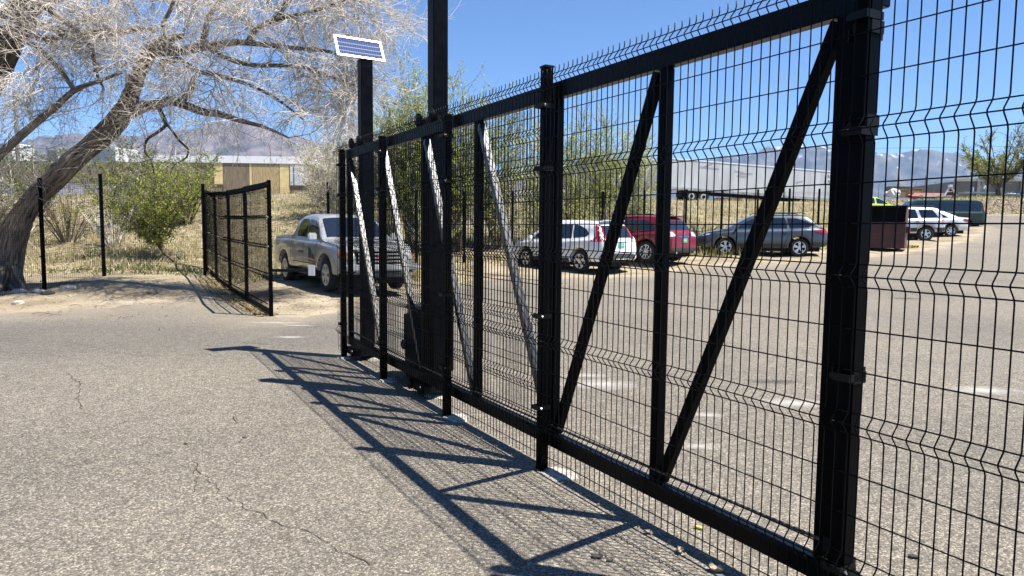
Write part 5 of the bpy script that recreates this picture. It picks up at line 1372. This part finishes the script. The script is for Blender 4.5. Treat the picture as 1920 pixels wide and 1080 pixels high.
L_('limb', [(310, 125, 15.7, 12), (345, 120, 15.5, 10), (372, 138, 15.4, 9), (420, 150, 15.2, 8), (470, 165, 15.1, 6), (520, 190, 15.0, 5), (570, 228, 14.9, 3)])
L_('limb', [(396, 98, 15.3, 10), (432, 118, 15.2, 9), (480, 130, 15.0, 8), (560, 132, 14.8, 7), (620, 150, 14.6, 5), (680, 172, 14.5, 3)])
L_('limb', [(302, 202, 15.8, 8), (311, 222, 15.75, 8), (316, 238, 15.7, 7), (300, 252, 15.65, 5), (282, 264, 15.6, 5), (276, 284, 15.6, 4), (288, 304, 15.55, 3), (293, 330, 15.5, 2)], BARKD)
L_('limb', [(314, 234, 15.7, 5), (326, 246, 15.6, 4), (340, 266, 15.5, 4), (356, 282, 15.4, 4), (352, 298, 15.4, 3), (330, 312, 15.3, 2), (322, 330, 15.3, 1)], BARKD)
L_('limb', [(338, 197, 15.65, 10), (356, 186, 15.5, 12), (364, 170, 15.4, 12), (370, 150, 15.5, 7)], BARKD)
L_('limb', [(-80, 420, 15.6, 60), (-45, 300, 15.5, 50), (-15, 185, 15.4, 44), (8, 140, 15.4, 42), (30, 96, 15.3, 40), (62, 45, 15.3, 34), (88, 15, 15.3, 28), (108, -20, 15.2, 20)], BARKD, 14, .09)
L_('limb', [(-90, 400, 15.0, 20), (-30, 330, 14.9, 17), (0, 300, 14.8, 15), (60, 248, 14.7, 14), (110, 208, 14.6, 12), (150, 175, 14.6, 10), (190, 160, 14.6, 7), (238, 143, 14.6, 4)])
L_('limb', [(150, 174, 14.6, 9), (125, 140, 14.7, 8), (100, 112, 14.8, 8), (70, 90, 14.9, 8), (40, 82, 15.0, 9)])
L_('limb', [(20, 48, 15.1, 13), (45, 22, 15.0, 16), (75, 15, 14.9, 14), (110, 32, 14.9, 13), (140, 55, 14.8, 10), (170, 72, 14.8, 8)], BARK)
L_('limb', [(98, 20, 15.2, 12), (130, 10, 15.1, 13), (158, 0, 15.0, 12), (210, -12, 14.9, 10), (250, -30, 14.9, 6)])
L_('limb', [(-10, 60, 15.0, 14), (40, 70, 14.9, 13), (100, 82, 14.8, 11), (150, 74, 14.8, 9), (215, 68, 14.7, 7)])
L_('limb', [(170, 80, 15.2, 9), (185, 105, 15.2, 8), (190, 140, 15.2, 6), (205, 175, 15.2, 3)], BARKD)
L_('limb', [(330, 100, 15.5, 9), (315, 62, 15.4, 8), (330, 30, 15.3, 7), (345, -10, 15.2, 5)])
rg = np.random.default_rng(5)
tw1, tw2 = Twigs(tb), Twigs(tb)
SEED = []
tips = []
def spray(p, d, L, r, lvl, rg):
    """a branchlet with its twigs"""
    n = 7 if lvl < 2 else 4
    pts, de = wander(p, d, L, n, .12 if lvl < 2 else .15, -.45 if lvl else -.15, rg)
    (tw1 if lvl < 2 else tw2).add(pts, r, r * .35, 4 if lvl == 0 else 3)
    if lvl >= 3: 
        return
    m = {0: int(L * 7), 1: int(L * 6.5), 2: int(L * 4)}[lvl]
    for _ in range(max(2 if lvl < 2 else 1, m)):
        t = rg.uniform(.12, 1.0); i = min(int(t * n), n - 1); q = pts[i] + (pts[i + 1] - pts[i]) * (t * n - i)
        dd = pts[i + 1] - pts[i]; dd /= np.linalg.norm(dd)
        spray(q, dir_around(rg, dd, 1.0 if lvl < 2 else .9), L * rg.uniform(.38, .74), max(.0042, r * .56), lvl + 1, rg)
for name, out, rr in LIMBS:
    if name == 'root': continue
    tot = 0
    for i in range(len(out) - 1):
        seg = (out[i + 1] - out[i]).length
        if name == 'trunk' and i < 52: continue
        if rr[i] > .21 and out[i].z < 3.2: continue
        lam = seg / (.33 if rr[i] < .06 else .37)
        for _ in range(rg.poisson(lam)):
            p = np.array(out[i].lerp(out[i + 1], rg.random())); d0 = np.array((out[i + 1] - out[i]).normalized())
            d = dir_around(rg, d0 * .5 + np.array([.15, -.05, .22]), 1.1)
            if p[0] < -7.8 and rg.random() < .28: continue
            if p[2] < 4.3: d[2] = abs(d[2]) + .25
            if p[2] < 4.1 and p[0] > -7.5 and rg.random() < .45: continue
            spray(p, d, rg.uniform(.55, 1.5), rg.uniform(.011, .019), 0, rg)
# fill the outer crown: long shoots that start at limb ends and mid limbs
for u, v, D in [(640, 40, 14.6), (690, 10, 14.5), (700, 60, 14.5), (600, 0, 14.5), (640, 120, 14.4), (670, 150, 14.4), (600, 180, 14.6), (640, 200, 14.5), (560, 200, 14.8), (640, 250, 14.6), (450, 40, 14.9), (350, 30, 15.2), (250, 20, 15.2), (200, 40, 15.2), (120, 100, 15.2), (60, 140, 15), (240, 130, 15.4), (20, 20, 15), (560, 60, 14.6), (300, -10, 15.2), (480, 10, 14.8), (400, 180, 15.3), (560, -10, 14.5), (160, 20, 15), (60, 190, 15)]:
    q = up(u, v, D + rg.normal(0, .5))
    best = min(((out[i] - q).length, n_, i) for n_, (nm, out, rr) in enumerate(LIMBS) if nm != 'root' for i in range(0, len(out), 2))
    a = np.array(LIMBS[best[1]][1][best[2]]); b = np.array(q); mid = (a + b) / 2 + np.array([0, 0, .12 * best[0]])
    pts = np.array([a * (1 - t) ** 2 + 2 * mid * t * (1 - t) + b * t * t for t in np.linspace(0, 1, 9)]) + np.concatenate([np.zeros((1, 3)), rg.normal(0, .03, (8, 3))])
    tw1.add(pts, .022, .010, 5)
    for j in range(1, 9):
        for _ in range(2): spray(pts[j], dir_around(rg, (pts[j] - pts[j - 1]) / np.linalg.norm(pts[j] - pts[j - 1]) * .6 + np.array([0, 0, .1]), .9), rg.uniform(.5, 1.25), .013, 0, rg)
tw1.build('branchlets', TWIG, tree); tw2.build('twigs', TWIG, tree)
print('twig faces', sum(len(f) for f in tw1.F), sum(len(f) for f in tw2.F))

# ---- leaves
def leaf_mat(name, c1, c2):
    c1 = tuple(c * .92 for c in c1); c2 = tuple(c * .92 for c in c2)
    m, t, b, N, L = newmat(name)
    b.inputs['Roughness'].default_value = .55; b.inputs['Specular IOR Level'].default_value = .3
    g = N('NewGeometry'); r = N('ValToRGB'); ramp(r, [(0, c1), (1, c2)]); L(g.outputs['Random Per Island'], r.inputs[0])
    L(r.outputs[0], b.inputs['Base Color'])
    tr_ = N('BsdfTranslucent'); mx = N('MixRGB'); mx.blend_type = 'MULTIPLY'; mx.inputs[0].default_value = 1; mx.inputs[2].default_value = (1.2, 1.3, .6, 1); L(r.outputs[0], mx.inputs[1]); L(mx.outputs[0], tr_.inputs['Color'])
    ms = N('MixShader'); ms.inputs[0].default_value = .35; L(b.outputs[0], ms.inputs[1]); L(tr_.outputs[0], ms.inputs[2]); L(ms.outputs[0], t.nodes['Material Output'].inputs['Surface'])
    return m
LG1 = leaf_mat('fresh_green_leaf', (.09, .13, .02), (.27, .31, .07))
LG1B = leaf_mat('spring_green_leaf', (.12, .155, .02), (.36, .38, .09))
LG2 = leaf_mat('pale_yellow_leaf', (.22, .22, .07), (.46, .43, .20))
LG3 = leaf_mat('olive_leaf', (.05, .085, .02), (.17, .20, .06))
LG4 = leaf_mat('elm_green_leaf', (.19, .235, .055), (.55, .56, .22))
DRY = leaf_mat('dry_grass_blade', (.28, .225, .14), (.62, .54, .38))
GRN = leaf_mat('green_weed_blade', (.04, .065, .02), (.12, .16, .05))
DRYL = leaf_mat('dead_leaf', (.16, .11, .06), (.46, .37, .25))
def leaves(name, C, size, m, parent, org, rg, up_=.0, asp=.55):
    n = len(C); C = np.asarray(C) - np.array(org)
    a = rg.normal(0, 1, (n, 3)); a[:, 2] += up_; a /= np.linalg.norm(a, axis=1)[:, None]
    b = rg.normal(0, 1, (n, 3)); b -= a * (a * b).sum(1)[:, None]; b /= np.linalg.norm(b, axis=1)[:, None]
    s = (size * rg.uniform(.6, 1.3, n))[:, None]
    V = np.stack([C - a * s, C + b * s * asp, C + a * s, C - b * s * asp], 1).reshape(-1, 3)
    o = npmesh(name, V, np.arange(4 * n).reshape(-1, 4), m, parent); return tag(o, kind='stuff')
def leafy(name, base, height, spread, stems, per, lsize, lm, label, cat, seed, group=None, bare=.0, stemr=.03, wood=None, lean=(0, 0), low=.15, trunk=None, dens=1.0, droop=-.02, bushy=.55):
    rg = np.random.default_rng(seed)
    o = empty(name, base, 0, label, cat, group)
    tw = Twigs(base); C = []
    wood = wood or TWIGB
    fork = np.array(base)
    if trunk:
        tp_ = [Vector(base), Vector(base) + Vector((lean[0] * .3, 0, trunk * .5)), Vector(base) + Vector((lean[0] * .5, 0, trunk))]
        limb('trunk', tp_, [stemr * 2.6, stemr * 2, stemr * 1.7], BARKD, o, Vector(base), 8, .06); fork = np.array(tp_[-1])
    for s in range(stems):
        ang = rg.uniform(0, 2 * math.pi); rad = math.sqrt(rg.random())
        hgt = height * rg.uniform(.62, 1.0) * (1 - .28 * rad)
        tip = np.array(base) + np.array([math.cos(ang) * spread * rad + lean[0], math.sin(ang) * spread * rad * .9 + lean[1], hgt])
        st_ = fork + (np.array([math.cos(ang) * spread * rad * .18, math.sin(ang) * spread * rad * .18, 0]) if not trunk else 0)
        L_s = np.linalg.norm(tip - st_); mid = (st_ + tip) / 2 + np.array([math.cos(ang), math.sin(ang), 0]) * -spread * .08 + rg.normal(0, .05 * L_s, 3)
        pts = np.array([st_ * (1 - t) ** 2 + 2 * mid * t * (1 - t) + tip * t * t for t in np.linspace(0, 1, 9)])
        tw.add(pts, stemr * rg.uniform(.5, 1), stemr * .18, 4)
        for _ in range(per):
            t = rg.uniform(low, 1.0); i = min(int(t * 8), 7); q = pts[i] + (pts[i + 1] - pts[i]) * (t * 8 - i); dd = (pts[i + 1] - pts[i]); dd /= np.linalg.norm(dd)
            L2 = L_s * rg.uniform(.10, .26) * bushy / .55
            p2, _d = wander(q, dir_around(rg, dd, .85), L2, 5, .18, droop, rg)
            tw.add(p2, stemr * .28, stemr * .08, 3)
            if rg.random() > bare:
                nl = int(L2 * 26 * dens) + 3
                tt = rg.uniform(.1, 1, nl) * 5; ii = np.minimum(tt.astype(int), 4); C.append(p2[ii] + (p2[ii + 1] - p2[ii]) * (tt - ii)[:, None] + rg.normal(0, lsize * 1.1, (nl, 3)))
    tw.build('stems', wood, o)
    if C: leaves('leaves', np.concatenate(C), lsize, lm, o, base, rg)
    return o
# green shrub tree on the bank, left of the far fence section
def PB(u, D): return gp(u, D)
G1 = 'green bushes on the bank behind the fence'
leafy('small_tree', PB(330, 21.2), 3.75, 2.0, 60, 18, .034, LG1B, 'round bright green small tree with a short dark trunk on the bank', 'tree', 1, None, .12, .026, lean=(-1.05, .2), trunk=.5, low=.0, dens=1.2, droop=-.5)
leafy('small_tree', PB(235, 25.5), 4.3, 1.9, 34, 16, .04, LG3, 'olive green bushy tree right behind the leaning trunk', 'tree', 2, G1, .35, .03, low=.1)
leafy('small_tree', PB(345, 27), 3.9, 1.6, 30, 16, .04, LG1, 'green bush rising behind the short-trunked small tree', 'tree', 3, G1, .35, .03, low=.1)
leafy('shrub', PB(30, 24), 3.3, 1.9, 30, 14, .035, LG3, 'tangled half-bare brown-green shrub at the far left edge', 'shrub', 4, G1, .55, .03, TWIG)
leafy('shrub', PB(130, 23.5), 2.4, 1.5, 40, 12, .03, LG2, 'bare tangled brown shrub under the leaning trunk', 'shrub', 5, G1, .85, .025, TWIGB)
leafy('shrub', PB(215, 22.8), 2.0, 1.2, 36, 12, .03, LG2, 'bare grey-brown shrub between the two left fence posts', 'shrub', 6, G1, .9, .022, TWIG)
leafy('shrub', PB(75, 29), 3.9, 1.6, 30, 12, .045, LG3, 'olive shrub below the pale container', 'shrub', 7, G1, .4, .03)
leafy('shrub', PB(-60, 22), 3.6, 2.0, 40, 12, .035, LG3, 'dense brown-green thicket beyond the left picture edge', 'shrub', 8, G1, .6, .03)
# willow-like pale thicket right of the white panel
G2 = 'pale sprouting willows beside the solar post'
leafy('willow', PB(622, 27.5), 4.9, 1.25, 40, 18, .026, LG2, 'pale yellowish willow with drooping twigs just left of the solar panel post', 'tree', 10, G2, .45, .03, TWIG, low=.05, droop=-.7, bushy=.8)
leafy('willow', PB(598, 30.5), 3.6, 1.0, 22, 16, .026, LG2, 'lower pale willow right beside the white trailer panel', 'tree', 11, G2, .5, .03, TWIG, low=.05, droop=-.8, bushy=.8)
leafy('willow', PB(668, 28.5), 4.6, 1.2, 26, 16, .03, LG2, 'pale willow directly behind the solar panel post', 'tree', 12, G2, .4, .03, TWIG, low=.05, droop=-.5)
# tall sparse elms behind the gate
G3 = 'young elms coming into leaf behind the gate'
for u, D, topv, spr, st, seed, what in ((775, 26.5, 92, 1.35, 34, 20, 'tallest sparse young elm, left of the bare tall post'), (733, 28, 150, 1.1, 20, 21, 'young elm in the gap between the solar post and the tall post'), (858, 27, 128, .85, 26, 22, 'young elm just right of the bare tall post'),
                                       (930, 28, 165, 1.2, 22, 23, 'young elm above the gate rail between the tall post and the middle fence post'), (1000, 29, 200, 1.1, 18, 24, 'young elm left of the middle fence post'), (1075, 29.5, 205, 1.1, 17, 25, 'leafy young elm right of the middle fence post'),
                                       (1135, 30.5, 214, 1.2, 18, 26, 'young elm behind the white SUV, above its roof'), (1190, 31.5, 222, 1.1, 16, 27, 'young elm behind the red SUV, cut by the slanting brace')):
    b = PB(u, D); leafy('young_elm', b, up(u, topv, D).z - b.z + .3, spr, st, 30, .036, LG4, what, 'tree', seed, G3, .22, .033, TWIG if seed % 3 == 0 else TWIGB, low=.22, dens=.85, bushy=.7)
for u, D, h_, spr, seed, what in ((700, 25.5, 2.6, 1.3, 30, 'low green shrub behind the solar post'), (810, 26.5, 2.9, 1.5, 31, 'dense low shrub at the foot of the tall elm'), (905, 27.5, 2.8, 1.5, 32, 'dense low shrub seen between gate uprights'), (985, 28.5, 2.9, 1.5, 33, 'dense low shrub left of the middle post'),
                                  (1060, 28.8, 2.7, 1.4, 34, 'yellow-green shrub directly behind the white SUV'), (1135, 29.6, 2.8, 1.4, 35, 'yellow-green shrub between the white and red SUVs'), (1200, 31, 2.8, 1.3, 36, 'yellow-green shrub behind the red SUV'), (1262, 32.8, 1.4, 1.1, 37, 'low olive shrub right of the red SUV'), (1310, 33.5, 1.0, 1.0, 38, 'small olive shrub left of the grey estate car')):
    leafy('shrub', PB(u, D), h_ * .92, spr, 22, 11, .034, LG4 if h_ > 2 else LG3, what, 'shrub', seed, 'green undergrowth behind the parked cars', .45, .022, TWIG if seed % 2 else TWIGB, low=.05)
# tree on the right horizon
b = PB(1862, 74); leafy('large_tree', b, up(1862, 232, 74).z - b.z, 4.6, 26, 26, .10, LG1B, 'broad green tree in front of the grey building at the right edge', 'tree', 40, None, .35, .14, TWIGB, low=.25, trunk=1.2, dens=.42)
b = PB(1925, 76); leafy('bare_tree', b, up(1925, 215, 76).z - b.z, 4.8, 22, 34, .10, LG3, 'leafless dark tree at the right picture edge behind the green one', 'tree', 41, None, 1.0, .13, TWIGB, low=.2, trunk=1.5)
for u, D, wh in ((1770, 68, 'leftmost low dark shrub on the crest of the rocky bank, below the A-frame'), (1800, 68.5, 'low dark shrub on the bank crest under the left end of the white slab'), (1835, 68, 'low dark shrub on the bank crest right below the white standpipe'), (1868, 69, 'low dark shrub on the bank crest left of the covered car'), (1900, 69, 'rightmost low dark shrub on the bank crest, below the covered car')):
    leafy('low_shrub', PB(u, D), .55, 1.2, 12, 8, .06, LG3, wh, 'shrub', int(u), 'low shrubs on the crest of the rocky bank', .1, .02, low=.0)

# ---- grass, weeds, litter
def scatter(name, n, urange, drange, hgt, wdt, m, seed, cond=None, dens=None, lay=.35):
    rg = np.random.default_rng(seed)
    u = rg.uniform(*urange, n); D = drange[0] * (drange[1] / drange[0]) ** rg.random(n)
    x = (u - 960) / FPX * D; y = D
    keep = np.ones(n, bool)
    if dens is not None: keep &= rg.random(n) < dens(x, y, u)
    keep &= pave(x, y) < (-.25 if cond is None else cond)
    x, y = x[keep], y[keep]; n = len(x); z = T(x, y)
    h_ = hgt * rg.uniform(.35, 1.3, n); a = rg.uniform(0, 2 * math.pi, n); w = wdt * rg.uniform(.6, 1.4, n)
    lean = rg.normal(0, lay, (n, 2)) * h_[:, None]
    B = np.stack([x, y, z - .01], 1); dx = np.stack([np.cos(a) * w, np.sin(a) * w, 0 * a], 1)
    Tp = B + np.stack([lean[:, 0], lean[:, 1], h_], 1)
    V = np.stack([B - dx, B + dx, Tp + dx * .15, Tp - dx * .15], 1).reshape(-1, 3)
    return tag(npmesh(name, V, np.arange(4 * n).reshape(-1, 4), m), kind='stuff')
cl = lambda s, th: (lambda x, y, u: np.clip((fbm(x * s, y * s) - th) * 6, 0, 1))
scatter('dry_grass', 75000, (-250, 1000), (19.5, 42), .20, .013, DRY, 1, -3.2, cl(.7, .38), .5)
scatter('dry_grass', 45000, (980, 1660), (27, 68), .26, .022, DRY, 2, -3.0, cl(.5, .36), .5)
scatter('green_grass', 5000, (-250, 640), (18, 27), .16, .013, GRN, 3, -2.6, cl(.55, .52), .4)
scatter('green_grass', 5000, (90, 380), (18.6, 20.5), .11, .014, GRN, 4, -2.4, cl(.8, .50), .4)
scatter('green_grass', 9000, (1180, 1420), (26.5, 33), .35, .02, leaf_mat('olive_weed', (.10, .10, .03), (.26, .24, .10)), 5, -1.2, cl(.6, .3), .4)
scatter('dry_grass', 7000, (1640, 2050), (58.5, 68), .30, .05, DRY, 6, -.8, cl(.4, .30), .6)
def litter(name, n, pts_fn, size, m, seed):
    rg = np.random.default_rng(seed); x, y = pts_fn(rg, n); z = T(x, y) + .012
    C = np.stack([x, y, z], 1); a = rg.normal(0, 1, (n, 3)); a[:, 2] *= .35; a /= np.linalg.norm(a, axis=1)[:, None]
    b = np.cross(a, [0, 0, 1.0]); b /= np.linalg.norm(b, axis=1)[:, None]; b[:, 2] += rg.normal(0, .3, n); s = (size * rg.uniform(.5, 1.4, n))[:, None]
    V = np.stack([C - a * s, C + b * s * .6, C + a * s, C - b * s * .6], 1).reshape(-1, 3)
    return tag(npmesh(name, V, np.arange(4 * n).reshape(-1, 4), m), kind='stuff')
def along_f2(rg, n):
    s = rg.uniform(12.6, 20, n); o_ = 2.33 - .08 + rg.normal(0, .16, n) * (.5 + (s - 12) / 8); return FD.x * s + NR.x * o_, FD.y * s + NR.y * o_
litter('leaf_litter', 5200, along_f2, .03, DRYL, 7)
def bank(rg, n):
    u = rg.uniform(-200, 900, n); D = rg.uniform(18.5, 34, n); return (u - 960) / FPX * D, D
litter('leaf_litter', 60000, bank, .035, leaf_mat('pale_dead_leaf', (.26, .20, .13), (.62, .54, .38)), 8)
def alongnear(rg, n):
    s = rg.uniform(.8, 8, n); o_ = 2.30 + np.abs(rg.normal(0, .06, n)); return FD.x * s + NR.x * o_, FD.y * s + NR.y * o_
litter('leaf_litter', 260, alongnear, .009, DRYL, 9)
# rocks in the bank beyond the road
rb = Twigs((0, 0, 0)); rg = np.random.default_rng(12)
RK = leaf_mat('bank_rubble', (.17, .135, .11), (.52, .43, .34))
u = rg.uniform(1640, 2080, 26000); D = rg.uniform(58.2, 67, 26000); x = (u - 960) / FPX * D; z = T(x, D)
s = rg.uniform(.05, .17, 26000)[:, None]
C = np.stack([x, D, z], 1); q = rg.normal(0, 1, (26000, 4, 3)); q /= np.linalg.norm(q, axis=2)[:, :, None]
V = (C[:, None] + q * s[:, None]).reshape(-1, 3); i4 = np.arange(26000)[:, None] * 4
F = np.concatenate([i4 + np.array(t) for t in ((0, 1, 2), (0, 2, 3), (0, 3, 1), (1, 3, 2))])
tag(npmesh('bank_rubble', V, F, RK), kind='stuff')
u = rg.uniform(-200, 1000, 5000); D = 12 * (28 / 12) ** rg.random(5000); x = (u - 960) / FPX * D; k_ = pave(x, D) < -.2; x, D = x[k_], D[k_]; n = len(x); z = T(x, D)
s = (rg.uniform(.005, .028, n) ** 1.0)[:, None]; C = np.stack([x, D, z], 1); q = rg.normal(0, 1, (n, 4, 3)); q /= np.linalg.norm(q, axis=2)[:, :, None]
V = (C[:, None] + q * s[:, None]).reshape(-1, 3); i4 = np.arange(n)[:, None] * 4
F = np.concatenate([i4 + np.array(t) for t in ((0, 1, 2), (0, 2, 3), (0, 3, 1), (1, 3, 2))])
tag(npmesh('gravel', V, F, RK), kind='stuff')
tws = Twigs((0, 0, 0)); rg = np.random.default_rng(21)
for u_, v_ in [(445, 792), (300, 620), (60, 590), (130, 585), (180, 575), (250, 570)] + [(rg.uniform(-10, 360), rg.uniform(530, 600)) for _ in range(70)] + [(rg.uniform(520, 640), rg.uniform(540, 590)) for _ in range(40)]:
    q_ = _ray(u_, v_); a_ = rg.uniform(0, 6.3); l_ = rg.uniform(.06, .35)
    tws.add(np.array([[q_.x + math.cos(a_) * l_ * t, q_.y + math.sin(a_) * l_ * t, q_.z + .012 + .03 * math.sin(3 * t)] for t in (0, .3, .6, 1)]), .005, .003)
tws.build('fallen_twigs', TWIGB, None)
print('objects', len(bpy.data.objects))
